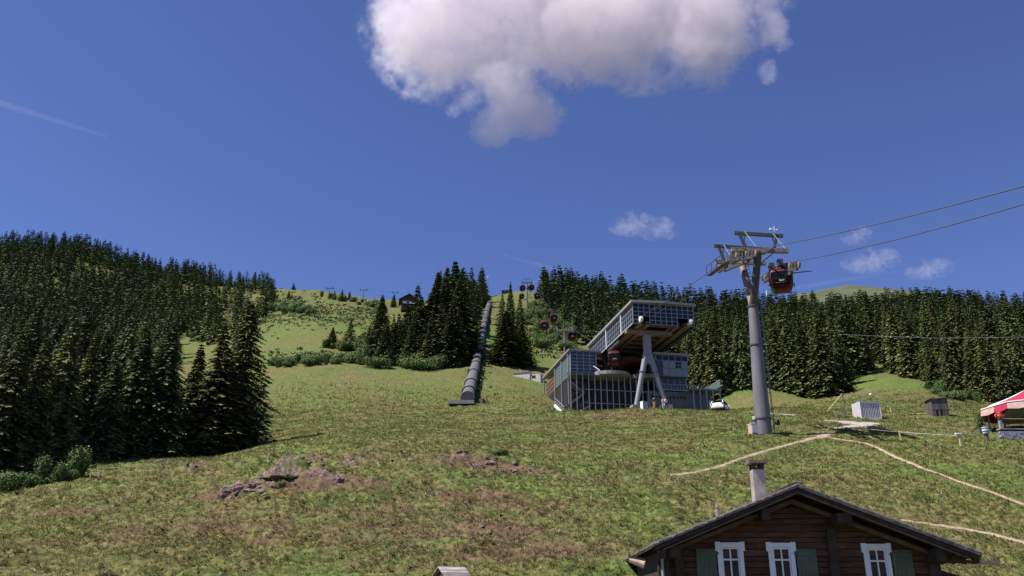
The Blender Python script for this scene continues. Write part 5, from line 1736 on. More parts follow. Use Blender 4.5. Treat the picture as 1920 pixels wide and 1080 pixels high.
# shingles: courses lapped up the slope
SH = []
for v in range(6):
    L_s, W_s = .50, .20 + .03 * (v % 3)
    t = .022 + .006 * (v % 2)
    SH.append(MB().add([(0, 0, 0), (L_s, 0, 0), (L_s, W_s, .003), (0, W_s, -.004), (0, 0, t), (L_s, .01, t * .5), (L_s, W_s, t * .5), (.02 * (v % 3), W_s, t + .004)],
        [(0, 3, 2, 1), (4, 5, 6, 7), (0, 1, 5, 4), (1, 2, 6, 5), (2, 3, 7, 6), (3, 0, 4, 7)]).mesh('shingle', M_SHING))
sheet = MB()
for s, e in ((-1, lea), (1, rea)):
    run = math.hypot(e.x - apex.x, e.z - apex.z)
    down = Vector(((e.x - apex.x) / run, 0, (e.z - apex.z) / run))
    nrm = Vector((-down.z * s, 0, down.x * s)) * (1 if (-down.z * s * 0 + down.x * s) > 0 else -1)
    pitch_ = math.asin(-down.z)
    courses = int(run / .27)
    for cr in range(courses + 1):
        d0 = run - cr * .27 + .05
        if d0 < .42: continue
        y = -1.12 + random.uniform(0, .05)
        k = 0
        while y < DEP + .1:
            v = random.randrange(6)
            W_s = .20 + .03 * (v % 3)
            jit = random.uniform(-.03, .035)
            # local frame: x up the slope, y along the ridge, z out of the roof
            up = -down
            org = Vector((apex.x, y, apex.z)) + down * (d0 + jit) + nrm * (-.08 + random.uniform(0, .018))
            ax = (up - nrm * .085).normalized()
            az_ = ax.cross(Vector((0, 1, 0)))
            if az_.dot(nrm) < 0: az_ = -az_
            Mx = Matrix(((ax.x, 0, az_.x), (ax.y, 1, az_.y), (ax.z, 0, az_.z))).to_4x4()
            Mx.translation = org
            if k < 5 and cr < courses and cr % 1 == 0 and (s == -1 or k < 3):
                o = link('shingle', SH[v], house)
                o.matrix_local = Mx
            else:
                sheet.add([Mx @ Vector(p) for p in [tuple(vv.co) for vv in SH[v].vertices]], [tuple(pl.vertices) for pl in SH[v].polygons])
            y += W_s + .006
            k += 1
tag(sheet.build('shingles', M_SHING, house), None, None, None, 'stuff')
m = MB(); m.prism([(apex.x - .22, -1.14, apex.z - .02), (apex.x, -1.14, apex.z + .06), (apex.x + .22, -1.14, apex.z - .02), (apex.x, -1.14, apex.z + .02)], (0, DEP + 1.3, 0)); m.build('ridge_cap', M_SHING, house)
# windows
for i, (px_, py_, _) in enumerate(WIN):
    t_ = HS(px_, py_, -.05)
    ax_, top = t_.x, t_.z
    hw, hh = .405, 1.42
    w = MB()
    w.lo(ax_ - hw, ax_ - hw + .13, -.075, .02, top - hh, top - .15); w.lo(ax_ + hw - .13, ax_ + hw, -.075, .02, top - hh, top - .15)
    w.lo(ax_ - hw - .055, ax_ + hw + .055, -.085, .02, top - .15, top - .005); w.lo(ax_ - hw - .055, ax_ - hw + .10, -.09, .018, top - .006, top + .018); w.lo(ax_ + hw - .10, ax_ + hw + .055, -.09, .018, top - .006, top + .018)
    w.lo(ax_ - hw - .055, ax_ - hw, -.08, .02, top - .26, top - .15); w.lo(ax_ + hw, ax_ + hw + .055, -.08, .02, top - .26, top - .15)
    w.lo(ax_ - hw - .06, ax_ + hw + .06, -.13, .02, top - hh - .06, top - hh)
    wo_ = w.build('window', M_WINW, house)
    x0, x1 = ax_ - hw + .135, ax_ + hw - .135
    z0, z1 = top - hh, top - .155
    f = MB()
    f.lo(x0, x0 + .045, -.05, .0, z0, z1); f.lo(x1 - .045, x1, -.05, .0, z0, z1); f.lo(x0 + .045, x1 - .045, -.05, .0, z1 - .045, z1); f.lo(ax_ - .022, ax_ + .022, -.048, .0, z0, z1 - .045)
    zt = z1 - .36
    f.lo(x0 + .045, ax_ - .022, -.049, .0, zt - .025, zt + .025); f.lo(ax_ + .022, x1 - .045, -.049, .0, zt - .025, zt + .025)
    f.build('sash', M_WINW, wo_)
    for (p0_, p1_) in ((x0 + .045, ax_ - .022), (ax_ + .022, x1 - .045)):
        for (q0_, q1_) in ((zt + .025, z1 - .045), (z0, zt - .025)):
            MB().lo(p0_, p1_, -.022, -.014, q0_, q1_).build('pane', M_BLACKG, wo_)
    side = -1 if i == 0 else 1
    s0 = ax_ + side * (hw + .05)
    s1 = s0 + side * .62
    a0, a1 = min(s0, s1), max(s0, s1)
    sh = MB()
    n = 5
    for k in range(n):
        sh.lo(a0 + (a1 - a0) * k / n + .003, a0 + (a1 - a0) * (k + 1) / n - .003, -.075 - .003 * (k % 2), -.035, top - hh - .02, top - .19)
    so = sh.build('shutter', M_SHUT, house)
    for zz in (top - .33, top - hh + .38):
        MB().lo(a0 + .01, a1 - .01, -.105, -.079, zz - .055, zz + .055).build('batten', M_SHUT, so)
        MB().lo(s0 - side * .03 - .05, s0 - side * .03 + .05, -.12, -.106, zz - .03, zz + .03).build('hinge', M_STEELD, so)
# chimney and vent
CB = 3.0
q0, q1 = HS(1411, 880, CB), HS(1433, 880, CB)
zc0 = HS(1420, 880, CB).z; cap_t, cap_b = HS(1420, 863, CB).z, HS(1420, 868.5, CB).z
wdt = q1.x - q0.x
ch = MB().lo(q0.x, q1.x, CB, CB + .5, roof_c(q0.x) - .7, zc0).build('chimney', M_STUCCO, house)
m = MB()
for a_ in (q0.x, q1.x - .13):
    m.lo(a_, a_ + .13, CB + .003, CB + .13, zc0, cap_b); m.lo(a_, a_ + .13, CB + .37, CB + .497, zc0, cap_b)
m.lo(q0.x + .13, q1.x - .13, CB + .02, CB + .1, zc0, zc0 + .07); m.lo(q0.x + .13, q1.x - .13, CB + .40, CB + .48, zc0, zc0 + .07)
m.build('chimney_head', M_BEAM, ch)
m = MB(); m.lo(q0.x - .12, q1.x + .12, CB - .12, CB + .62, cap_b, cap_t); m.build('cap', mat('chimney_cap', (.14, .10, .095), .9, .2, 4), ch)
q = HS(1346, 968, 2.2)
m = MB(); m.tube([(q.x, 2.2, roof_c(q.x) - .1), (q.x, 2.2, roof_c(q.x) + .33)], [.085, .05], 10); m.tube([(q.x, 2.2, roof_c(q.x) + .33), (q.x - .03, 2.2, roof_c(q.x) + .45)], [.075, .03], 10)
m.build('vent_pipe', M_STEELB, house)
# eave gutters, brackets
M_PALEW = mat('pale_new_wood', (.38, .26, .19), .8, col2=(.52, .39, .31), scale=4)
p0, p1 = HS(1207, 1057, -1.0), HS(1180, 1049, -.9)
m = MB(); m.tube([p0 + Vector((.02, 0, -.03)), p1], [.13, .09], 10); m.build('gutter', M_PALEW, house)
m = MB(); m.bar(p0 + Vector((.05, -.02, .12)), p1 + Vector((-.03, -.02, .10)), .14, .03); m.build('gutter_board', M_BEAM, house)
m = MB(); m.lo(lea.x + .18, wl + .1, -.95, -.75, lea.z - .47, lea.z - .22); m.build('eave_bracket', M_BEAM, house)
l0, r0 = HS(1758, 1048, -.7), HS(1837, 1048, -.7)
poly = [(l0.x, -.7, l0.z), (r0.x, -.7, r0.z - .04)]
z_lo = HS(1800, 1058, -.7).z
nsc = 4
low = []
for k in range(nsc * 6 + 1):
    t = k / (nsc * 6)
    low.append((r0.x + (l0.x - r0.x) * t, -.7, z_lo + .035 * abs(math.cos(math.pi * nsc * t))))
MB().prism(poly + low, (0, .10, 0)).build('scalloped_board', M_BEAM, house)
m = MB(); m.bar(HS(1836, 1053, -.68), HS(1872, 1056, -.5), .14, .09); m.build('gutter', M_PALEW, house)
for k in range(4):
    a_ = l0.x + .12 + k * (r0.x - l0.x) / 4
    m = MB(); m.bar((a_, -.64, l0.z - .02), (a_ + .22, -.64, roof_c(a_ + .22) - .18), .09); m.build('eave_strut', M_BEAM, house)
q0_, q1_ = HS(1758, 1067, .2), HS(1806, 1082, .2)
MB().prism([(q0_.x, .2, q0_.z), (q1_.x, .2, q1_.z), (q1_.x, .2, q1_.z - .1), (q0_.x, .2, q0_.z - .1)], (0, 3, 0)).build('lean_to_roof', M_BEAM, house)
d0 = HS(1241, 1050, -.12)
m = MB(); m.tube([(d0.x, -.2, .2), (d0.x, -.2, roof_c(d0.x) - .5)], .045, 8); m.build('downpipe', M_STEEL, house)

# little shingled hut at the lower picture edge
hp = P(823, 1062.5, 30.0)
gz_ = gz(hp.x, hp.y)
sh_h = hp.z - gz_
hut = thing('small_hut', 'tiny wooden hut with grey board roof peeping in at the lower edge of the meadow', 'hut', (hp.x, hp.y, gz_), math.radians(-62))
# local: ridge along +y (away to the right), gable front at y = 0
m = MB(); m.prism([(-.42, .08, -.3), (.42, .08, -.3), (.42, .08, sh_h - .36), (0, .08, sh_h - .1), (-.42, .08, sh_h - .36)], (0, .8, 0)); m.build('wall', M_BEAM, hut)
for s in (-1, 1):
    for k in range(4):
        u0, u1 = k / 4 * .62, (k + 1) / 4 * .62 + .03
        dz = .58
        m = MB(); m.prism([(s * u0, -.04, sh_h - u0 * dz + .005 - k * .004), (s * u1, -.04, sh_h - u1 * dz - k * .004 + .012), (s * u1, -.04, sh_h - u1 * dz - .02 - k * .004 + .012), (s * u0, -.04, sh_h - u0 * dz - .02 - k * .004)], (0, 1.0, 0))
        m.build('roof_board', M_SHING, hut)

# ------------------------------------------------------------------ small things on the meadow
M_STAKE = mat('pale_stake_wood', (.42, .34, .20), .85, col2=(.60, .52, .34), scale=5)
M_GREYW = mat('grey_old_wood', (.060, .052, .050), .9, col2=(.135, .118, .112), scale=3, stretch=(4, 4, .6), bump=.4, rand=.3)
def stake(px, py, h, label, Y=None, w=.09, board=None, lean=0):
    p = on_ground(px, py) if Y is None else at(px, Y)
    t = thing('fence_post', label, 'post', p, 0, None)
    m = MB(); m.bar((0, 0, -.3), (lean, 0, h), w); m.build('stake', M_STAKE, t)
    if board:
        m = MB(); m.box((-.05, 0, h + .03), (board, .25, .12)); m.build('top_board', M_WHITE, t)
    return p + Vector((lean, 0, h))
st = {}
for i, (px_, py_, h_, w_, bd, ln, lb) in enumerate((
    (1097, 826, .75, .05, None, 0, 'thin pale marker stake alone on the meadow below the station brow'),
    (1173, 820, .65, .05, None, 0, 'thin pale marker stake between the station leg and the house roof'),
    (1376, 813, .75, .05, None, 0, 'thin pale stake left of the box at the foot of the large mast'),
    (1554, 808, .8, .07, None, -.03, 'grey stake at the left side of the path junction'),
    (1570, 805, .55, .06, None, .1, 'yellow stake leaning at the right side of the path junction'),
    (1623, 815, .75, .08, None, -.10, 'yellow leaning stake below the gravel turning place'),
    (1690, 824, .85, .10, None, -.10, 'thick yellow leaning stake halfway along the wire to the tent'),
    (1801, 831, .80, .14, .5, 0, 'sturdy yellow post with a white board on top near the tent'),
    (1672, 776, .85, .12, None, -.06, 'short pale post right of the striped container'))):
    st[i] = stake(px_, py_, h_, lb, None, w_, bd, ln)
for px_, Y_, h_, lb in ((168, 58.6, .6, 'short fence stake before the bushes, first from the left of the forest edge fence'), (185, 59.2, .75, 'pale fence stake at the forest edge, second from the left'), (268, 60, .6, 'thin fence stake at the forest edge below the sunlit spruce'), (312, 60.8, .7, 'pale fence stake nearest the brown bank at the forest edge')):
    p = at(px_, Y_, 890)
    t = thing('fence_post', lb, 'post', p); MB().bar((0, 0, -.3), (.02, 0, h_), .06).build('stake', M_STAKE, t)
    st[px_] = p + Vector((0, 0, h_ * .9))
rope([st[5] - Vector((0, 0, .15)), st[6] - Vector((0, 0, .15)), st[7] - Vector((0, 0, .15)), on_ground(1862, 822) + Vector((0, 0, .5))], 'pale fence wire running between the yellow stakes to the tent', .018, .3, 'fence_wire', M_STEEL, cat='wire')
rope([st[168], st[185], st[268], st[312], at(345, 61.5, 880) + Vector((0, 0, .4))], 'thin wire of the fence along the forest edge', .014, .3, 'fence_wire', M_STEEL, cat='wire')
tp = [on_ground(x, y) + Vector((0, 0, .12)) for x, y in ((1662, 777), (1700, 777.5), (1742, 777))]
M_TAPE = mat('yellow_tape', (.55, .46, .18), .7, .15, 2)
tag(MB().tube(tp, .05, 5).build('barrier_tape', M_TAPE), 'yellow line on the grass between the striped container and the shed', 'tape')
tp = [on_ground(x, y) + Vector((0, 0, .12)) for x, y in ((1785, 776), (1820, 775), (1856, 774.5))]
tag(MB().tube(tp, .06, 5).build('barrier_tape', M_TAPE), 'yellow line on the grass between the shed and the tent', 'tape')
# post with stay and hanging line
p = at(1586, 104, 778)
t = thing('rope_post', 'thin grey post with yellow stay and white ball on a line, by the striped container', 'post', p)
top = P(1579, 738, 104) - p
m = MB(); m.tube([(0, 0, -.3), top], [.09, .07], 8); m.build('pole', M_GREYW, t)
m = MB(); m.tube([top, P(1551, 772, 104) - p], .05, 6); m.build('stay', M_TAPE, t)
m = MB(); m.tube([top, P(1632, 740, 106) - p], .02, 5); m.build('line', M_STEEL, t)
m = MB(); q = P(1632, 740, 106) - p
m.rings([[(q.x + .17 * math.sin(math.pi * (i + .5) / 6) * math.cos(k * .785), q.y + .17 * math.sin(math.pi * (i + .5) / 6) * math.sin(k * .785), q.z - .17 * math.cos(math.pi * (i + .5) / 6)) for k in range(8)] for i in range(6)]); m.build('ball', M_WHITE, t, smooth=True)
p = at(1576, 101, 780)
t = thing('play_frame', 'small low grey frame with green uprights on the grass beside the rope post', 'frame', p)
m = MB(); m.bar((-.55, 0, 0), (-.55, 0, .9), .05); m.bar((-.55, 0, .9), (.4, 0, .95), .05); m.build('frame', M_STEEL, t)
m = MB(); m.bar((.4, 0, -.2), (.4, 0, 1.0), .08); m.bar((.62, .2, -.2), (.62, .2, .8), .05); m.build('upright', M_GREENG, t)

# striped container
p = at(1634, 100, 784)
t = thing('striped_container', 'white box with dark vertical stripes standing on the meadow by the gravel place', 'container', p, math.radians(9))
m = MB(); m.lo(-1.22, 1.30, 0.05, 1.7, .02, 1.98); m.build('body', mat('dark_stripe', (.05, .05, .07), .7), t)  # dark blue-grey body shows as stripes between the slats
for k in range(12):
    a_ = -1.14 + k * .212
    MB().lo(a_, a_ + .118, -.02, .045, .12, 1.9).build('slat', mat('pale_slat', (.70, .64, .65), .6, .12, 3), t)
m = MB(); m.lo(-1.28, 1.36, -.04, .04, 1.9, 2.03); m.lo(-1.28, 1.36, -.04, .04, 0, .12); m.lo(1.29, 1.36, -.04, .04, .12, 1.9); m.lo(-1.28, -1.2, -.04, .04, .12, 1.9); m.build('frame', M_WHITE, t)
m = MB(); m.lo(-1.29, -1.225, .05, 1.72, 0, 2.03); m.build('side_panel', mat('pale_side', (.45, .43, .43), .6, .1, 3), t)
m = MB(); m.lo(-1.3, 1.36, -.06, 1.75, 2.031, 2.09); m.build('roof', M_STEEL, t)
# weathered shed
p = at(1765, 101, 779)
t = thing('weathered_shed', 'small weathered grey board shed with flat slanting roof on the right meadow', 'shed', p, math.radians(-4))
m = MB(); m.lo(-.90, .90, .06, 1.7, -.4, 2.05); m.build('wall', M_INT, t)
for k in range(8):
    a_ = -.98 + k * .245
    m = MB(); m.box((a_ + .12, 0, 1.40 + .01 * (k % 3)), (.225, .06 + .012 * (k % 2), 1.32)); m.build('board', M_GREYW, t)
    if k not in (2, 4):
        m = MB(); m.box((a_ + .12, .01, .28), (.215, .05, .86)); m.build('board', M_GREYW, t)
for s in (-1, 1):
    for k in range(6):
        MB().box((s * .95, .15 + k * .28, .95), (.06, .26, 2.2)).build('board', M_GREYW, t)
m = MB(); m.prism([(-1.15, -.15, 2.05), (1.12, -.15, 2.16), (1.12, -.15, 2.22), (-1.15, -.15, 2.12)], (0, 2.1, 0)); m.build('roof', M_GREYW, t)

# boxes
p = at(1413.5, 80.8, 815)
t = thing('switch_cabinet', 'pale pink cabinet with white notice panel at the foot of the large mast', 'cabinet', p, math.radians(24))
m = MB(); m.lo(-.38, .32, -.25, .3, -.15, .98); m.build('body', mat('faded_pink', (.50, .33, .30), .7, .12, 4), t)
m = MB(); m.lo(-.34, .27, -.275, -.255, .2, .93); m.build('notice_panel', M_WHITE, t)
m = MB(); m.lo(-.42, .36, -.29, .34, .981, 1.03); m.build('lid', M_WHITE, t)
m = MB(); m.lo(-.34, .27, -.272, -.256, .08, .13); m.build('vent', M_STEELD, t)
p = at(1208, 117.5, 775)
t = thing('white_cabinet', 'white cabinet with shade-grey front on the brow at the foot of the station support', 'cabinet', p, math.radians(28))
m = MB(); m.lo(-.42, .42, -.3, .3, -.3, 1.0); m.build('body', mat('cabinet_shade_grey', (.42, .42, .44), .6, .08, 3), t)  # white cabinet coloured grey, the shade on its front put into the paint
m = MB(); m.lo(-.445, -.421, -.3, .3, -.3, 1.0); m.build('side_panel', M_WHITE, t)  # white plate puts the sun on the left side into the colour
m = MB(); m.lo(-.3, .3, -.32, -.301, .1, .85); m.build('door', mat('cabinet_door_shade', (.35, .35, .37), .6, .08, 3), t)

# car
def make_car(p, rz):
    t = thing('parked_car', 'white estate car parked behind the grassy brow right of the station', 'car', p, rz)
    M_CAR = mat('white_car_paint', (.80, .80, .81), .25, spec=.6, coat=.6)
    # length along x, front at +x
    prof = [(-2.08, .35), (-2.12, .62), (-2.05, .95), (-1.62, 1.42), (-1.2, 1.50), (.1, 1.48), (.95, 1.0), (1.75, .86), (2.05, .70), (2.10, .42), (1.95, .28), (-1.9, .28)]
    rings = []
    for y, k, dz in ((-.86, .96, 0), (-.90, 1.0, 0), (-.72, 1.0, .03), (0, 1.01, .05), (.72, 1.0, .03), (.90, 1.0, 0), (.86, .96, 0)):
        rings.append([(x * k, y * (1 - .16 * max(0, z - .9) / .6 if abs(y) > .5 else 1), z + (dz if z > .8 else 0)) for x, z in prof])
    MB().rings(rings).build('body', M_CAR, t, smooth=True)
    for s in (-1, 1):
        for (x0, x1, x2, x3) in ((-1.75, -1.35, -.95, -1.15), (-.98, -.90, -.1, -.08), (-.02, 0.02, .28, .78)):
            y = lambda z: s * (.905 * (1 - .16 * max(0, z - .9) / .6) + .012)
            MB().prism([(x0, y(.98), .98), (x1, y(1.38), 1.38), (x2, y(1.38), 1.38), (x3, y(.98), .98)], (0, -s * .01, 0)).build('side_window', M_BLACKG, t)
        for x in (-1.32, 1.32):
            w = MB(); w.tube([(x, s * .70, .30), (x, s * .915, .30)], .32, 16); wo_ = w.build('wheel', M_RUBBER, t)
            MB().tube([(x, s * .916, .30), (x, s * .93, .30)], .2, 12).build('rim', M_STEEL, wo_)
        MB().box((2.03, s * .66, .72), (.12, .34, .16)).build('headlight', M_STEEL, t)
        MB().box((-2.06, s * .76, .88), (.10, .16, .30)).build('tail_light', M_RED, t)
        MB().box((.75, s * 1.0, 1.02), (.14, .2, .13)).build('mirror', M_CAR, t)
    MB().prism([(.18, -.68, 1.46), (.92, -.76, 1.05), (.92, .76, 1.05), (.18, .68, 1.46)], (.03, 0, .03)).build('windscreen', M_BLACKG, t)
    MB().prism([(-1.66, -.66, 1.42), (-2.03, -.74, 1.02), (-2.03, .74, 1.02), (-1.66, .66, 1.42)], (-.03, 0, .03)).build('rear_window', M_BLACKG, t)
    MB().box((-2.13, 0, .62), (.02, .5, .12)).build('number_plate', M_WHITE, t)
p = at(1352, 121, 772)
make_car(Vector((p.x, p.y, P(1352, 773.5, 121).z)), math.radians(62))

# people
M_SKIN = mat('skin', (.42, .25, .18), .7)
M_HAIR = mat('dark_hair', (.03, .02, .015), .8)
def make_person(px, Y, rz, label, shirt, legs, hat=None, pack=None, bare_legs=False, h=1.72, step=.16):
    p = at(px, Y, 775)
    t = thing('person', label, 'person', p, rz, 'walkers on the brow below the station')
    V = [(0, 0, .98), (0, 0, 1.18), (0, .01, 1.42), (0, 0, 1.52), (0, -.02, 1.66),
         (.10, 0, .92), (.11, -step, .50), (.11, -step * .6, .07), (.11, -step * .6 - .13, .03),
         (-.10, 0, .92), (-.11, step, .50), (-.11, step * 1.5, .09), (-.11, step * 1.5 - .12, .03),
         (.20, 0, 1.42), (.26, .05, 1.14), (.24, -.10, .92), (.23, -.14, .83),
         (-.20, 0, 1.42), (-.26, -.02, 1.14), (-.24, -.16, .95), (-.23, -.21, .87)]
    E = [(0, 1), (1, 2), (2, 3), (3, 4), (0, 5), (5, 6), (6, 7), (7, 8), (0, 9), (9, 10), (10, 11), (11, 12), (2, 13), (13, 14), (14, 15), (15, 16), (2, 17), (17, 18), (18, 19), (19, 20)]
    R = [(.17, .12), (.15, .11), (.18, .12), (.06, .06), (.095, .11), (.10, .10), (.07, .07), (.045, .05), (.04, .035), (.10, .10), (.07, .07), (.045, .05), (.04, .035), (.07, .07), (.05, .05), (.037, .037), (.04, .025), (.07, .07), (.05, .05), (.037, .037), (.04, .025)]
    me = bpy.data.meshes.new('body')
    me.from_pydata(V, E, [])
    o = bpy.data.objects.new('body', me); COL.objects.link(o)
    mod = o.modifiers.new('skin', 'SKIN')
    for sv, r_ in zip(me.skin_vertices[0].data, R): sv.radius = r_
    me.skin_vertices[0].data[0].use_root = True
    o.modifiers.new('sub', 'SUBSURF').levels = 1
    dg = bpy.context.evaluated_depsgraph_get()
    nm = bpy.data.meshes.new_from_object(o.evaluated_get(dg))
    bpy.data.objects.remove(o)
    nm.name = 'body'
    nm.materials.clear()
    for m_ in (M_SKIN, shirt, legs, M_HAIR): nm.materials.append(m_)
    for f in nm.polygons:
        c = f.center
        if c.z > 1.70 or (c.z > 1.60 and c.y > .02): f.material_index = 3
        elif c.z > 1.49: f.material_index = 0
        elif c.z < .06: f.material_index = 3
        elif c.z < .45 and bare_legs: f.material_index = 0
        elif abs(c.x) > .19 and c.z < 1.2: f.material_index = 0
        elif c.z > .98: f.material_index = 1
        else: f.material_index = 2
        f.use_smooth = True
    k = h / 1.76
    b = link('body', nm, t); b.scale = (k, k, k)
    m = MB(); m.box((0, -.125 * k, 1.655 * k), (.03, .035, .04)); m.build('nose', M_SKIN, t)
    if hat:
        m = MB(); m.tube([(0, -.01, 1.70 * k), (0, -.01, 1.80 * k)], [.13, .09], 12); m.tube([(0, -.03, 1.69 * k), (0, -.03, 1.705 * k)], .17, 12); m.build('hat', hat, t)
    if pack:
        m = MB(); m.rings([[(x * .15, .13 + y * .09 + .05, 1.05 * k + z) for x, y in squircle(1, 1, 12)] for z in (0, .04, .36, .42)]); m.build('backpack', pack, t)
    return t
M_BLKC = mat('black_cloth', (.018, .018, .022), .9)
M_ORC = mat('orange_cloth', (.50, .17, .07), .9)
M_WHC = mat('white_cloth', (.68, .66, .66), .9)
M_PINKC = mat('pale_pink_cloth', (.60, .42, .40), .9)
M_REDC = mat('red_cloth', (.50, .05, .05), .8)
make_person(1226.5, 117.3, 2.6, 'person in black top and orange trousers walking below the station', M_BLKC, M_ORC)
make_person(1249.5, 117.3, .5, 'person in white shirt and black trousers wearing a red cap', M_WHC, M_BLKC, M_REDC, M_BLKC)
make_person(1244.5, 118.0, .3, 'person in pale clothes half hidden behind the one with the red cap', M_PINKC, M_WHC, None, None, True, 1.62)

# festival tent, flowers, counter
tc = at(1945, 78, 815)
M_TRED = mat('crimson_canvas', (.34, .022, .06), .7, .08, 2)
M_TWH = mat('white_canvas', (.75, .72, .70), .7, .05, 2)
t = thing('festival_tent', 'open festival tent with crimson and white canvas roof at the right meadow edge', 'tent', tc, math.radians(11))
ztop = P(1920, 751, 78).z - tc.z
NS = 16
def ring_pt(k, r, z):
    a = 2 * math.pi * k / NS
    sq = 1 / max(abs(math.cos((a + math.pi / 8) % (math.pi / 4) - math.pi / 8)), .9)
    return Vector((r * sq * math.cos(a), r * sq * math.sin(a), z))
zs = (1.75, 2.35, 2.75, 3.35, 4.1)
rr = (4.15, 4.0, 3.2, 1.7, .15)
for k in range(NS):
    mb = MB()
    V = []
    for r_, z_ in zip(rr[1:], zs[1:]):
        V += [ring_pt(k, r_, z_), ring_pt(k + 1, r_, z_)]
    V2 = [v - Vector((0, 0, .02)) for v in V]
    F = [(2 * i, 2 * i + 1, 2 * i + 3, 2 * i + 2) for i in range(3)]
    mb.add(V, F); mb.add(V2, [q[::-1] for q in F])
    mb.build('roof_panel', M_TWH if (k // 2) % 2 else M_TRED, t)
    mb = MB()
    V = [ring_pt(k, rr[1], zs[1] - .0), ring_pt(k + 1, rr[1], zs[1]), ring_pt(k + 1, rr[0], zs[0]), (ring_pt(k, rr[0], zs[0] - .1) + ring_pt(k + 1, rr[0], zs[0] - .1)) / 2, ring_pt(k, rr[0], zs[0])]
    mb.add(V, [(0, 1, 2, 3, 4)]); mb.add([v * .997 for v in V], [(4, 3, 2, 1, 0)])
    mb.build('valance', M_TRED if k % 4 == 0 else mat('faded_canvas', (.42, .30, .25), .8, .15, 3), t)
mb = MB()
for k in range(NS): mb.bar(ring_pt(k, 4.02, 2.38), ring_pt(k + 1, 4.02, 2.38), .09)
mb.build('roof_edge', M_TWH, t)
for k in range(0, NS, 2):
    q = ring_pt(k, 3.7, 0); MB().bar(q - Vector((0, 0, .6)), Vector((q.x, q.y, 2.4)), .13).build('pole', M_STEEL, t)
wp = at(1908, 74.3, 820)
t = thing('bar_counter', 'stone based bar counter with grey top in front of the tent', 'counter', wp, math.radians(4))
M_STONE = mat('pale_stone', (.25, .23, .25), .9, col2=(.50, .46, .48), scale=4, bump=.4, rand=.3)
zc = P(1900, 810, 74.3).z - wp.z
m = MB(); m.lo(-1.5, 2.2, .05, .5, -.5, zc); m.build('core', M_CONCD, t)
z = -.25
r = 0
while z < zc - .1:
    x = -1.55 + .1 * (r % 2)
    while x < 2.1:
        w_ = random.uniform(.22, .45)
        MB().box((x + w_ / 2, 0, z + .085), (w_ - .02, .12 + random.uniform(0, .05), .155)).build('stone', M_STONE, t)
        x += w_
    z += .175; r += 1
m = MB(); m.lo(-1.45, 2.3, -.05, .5, zc + .22, zc + .32); m.build('counter_top', M_STEEL, t)
m = MB(); m.lo(-1.3, 2.2, .1, .4, zc, zc + .22); m.build('counter_front', M_INT, t)
m = MB(); m.lo(-1.35, -1.1, -.02, .2, zc + .33, zc + 1.05); m.build('counter_post', M_STEEL, t)
m = MB(); m.bar((-1.3, .2, zc + 1.22), (2.3, .2, zc + 1.22), .06); m.build('bar_rail', M_TAPE, t)
bp = wp + Vector((-1.2, .0, zc + 1.05))
t = thing('flower_basket', 'basket of bright red flowers on the post of the bar counter', 'flowers', bp)
m = MB(); m.tube([(0, 0, 0), (0, 0, .22)], [.16, .25], 12); m.build('basket', M_BARK, t)
fm = mat('red_petals', (.62, .055, .035), .7, col2=(.75, .16, .10), scale=9)
mb = MB()
for k in range(90):
    d = Vector((random.gauss(0, 1), random.gauss(0, 1), random.gauss(.4, 1))).normalized()
    c = Vector((0, 0, .38)) + Vector((d.x * .42, d.y * .36, d.z * .30)) * random.uniform(.6, 1.05)
    a_ = d.orthogonal().normalized() * random.uniform(.05, .10); b_ = d.cross(a_)
    mb.add([c - a_, c - b_, c + a_, c + b_], [(0, 1, 2, 3)])
mb.build('blossoms', fm, t)
lp = on_ground(1853, 812)
t = thing('climbing_shrub', 'dark climbing shrub between the barrel and the tent', 'shrub', lp + Vector((.1, 1.2, -.1)))
t.scale = (.42, .42, .85)
link('foliage', BUSH[2][0], t); link('stems', BUSH[2][1], t)
bp = at(1851, 74.2, 815)
t = thing('barrel', 'white and blue grey barrel standing beside the tent', 'barrel', bp)
zb = P(1851, 811, 74.2).z - bp.z
m = MB(); m.tube([(0, 0, zb - .1), (0, 0, zb + .2), (0, 0, zb + .45)], [.30, .34, .29], 16); m.build('staves', mat('barrel_white', (.52, .52, .56), .6, .15, 5), t, smooth=True)
for z_ in (.06, .33):
    m = MB(); m.tube([(0, 0, zb + z_), (0, 0, zb + z_ + .05)], .352, 16); m.build('hoop', M_STEELD, t)
m = MB(); m.tube([(0, 0, zb - .9), (0, 0, zb - .1)], .18, 10); m.build('stand', M_BARK, t)
t = thing('blue_board', 'slanting blue grey board leaning on the barrel by the tent', 'board', bp + Vector((-.42, -.05, 0)), .1)
m = MB(); m.prism([(-.12, 0, zb - .12), (.10, 0, zb - .18), (.06, 0, zb + .45), (-.16, 0, zb + .50)], (0, .05, 0)); m.build('panel', mat('slate_blue', (.10, .12, .17), .7, .1, 3), t)

# rocks and roots on the bank
M_ROCK = mat('pinkish_rock', (.050, .035, .030), .95, col2=(.25, .18, .165), scale=3.2, bump=.8, rand=.2)
def rock_mesh(seed, sq=.6):
    g_ = np.random.default_rng(seed)
    bm = bmesh.new()
    bmesh.ops.create_icosphere(bm, subdivisions=3, radius=1)
    ax_ = g_.normal(size=(14, 3)); ax_ /= np.linalg.norm(ax_, axis=1)[:, None]
    of = g_.uniform(.45, .95, 14)
    for v in bm.verts:
        c = np.array(v.co)
        for n_, d_ in zip(ax_, of):
            e = c @ n_ - d_
            if e > 0: c = c - n_ * e * .9
        c *= 1 + .12 * math.sin(c[0] * 9 + seed) * math.sin(c[1] * 8) + g_.normal() * .035
        v.co = (c[0], c[1] * .8, c[2] * sq)
    me = bpy.data.meshes.new('rock'); bm.to_mesh(me); bm.free()
    me.materials.append(M_ROCK)
    return me
RK = [rock_mesh(i, .55 + .1 * (i % 3)) for i in range(5)]
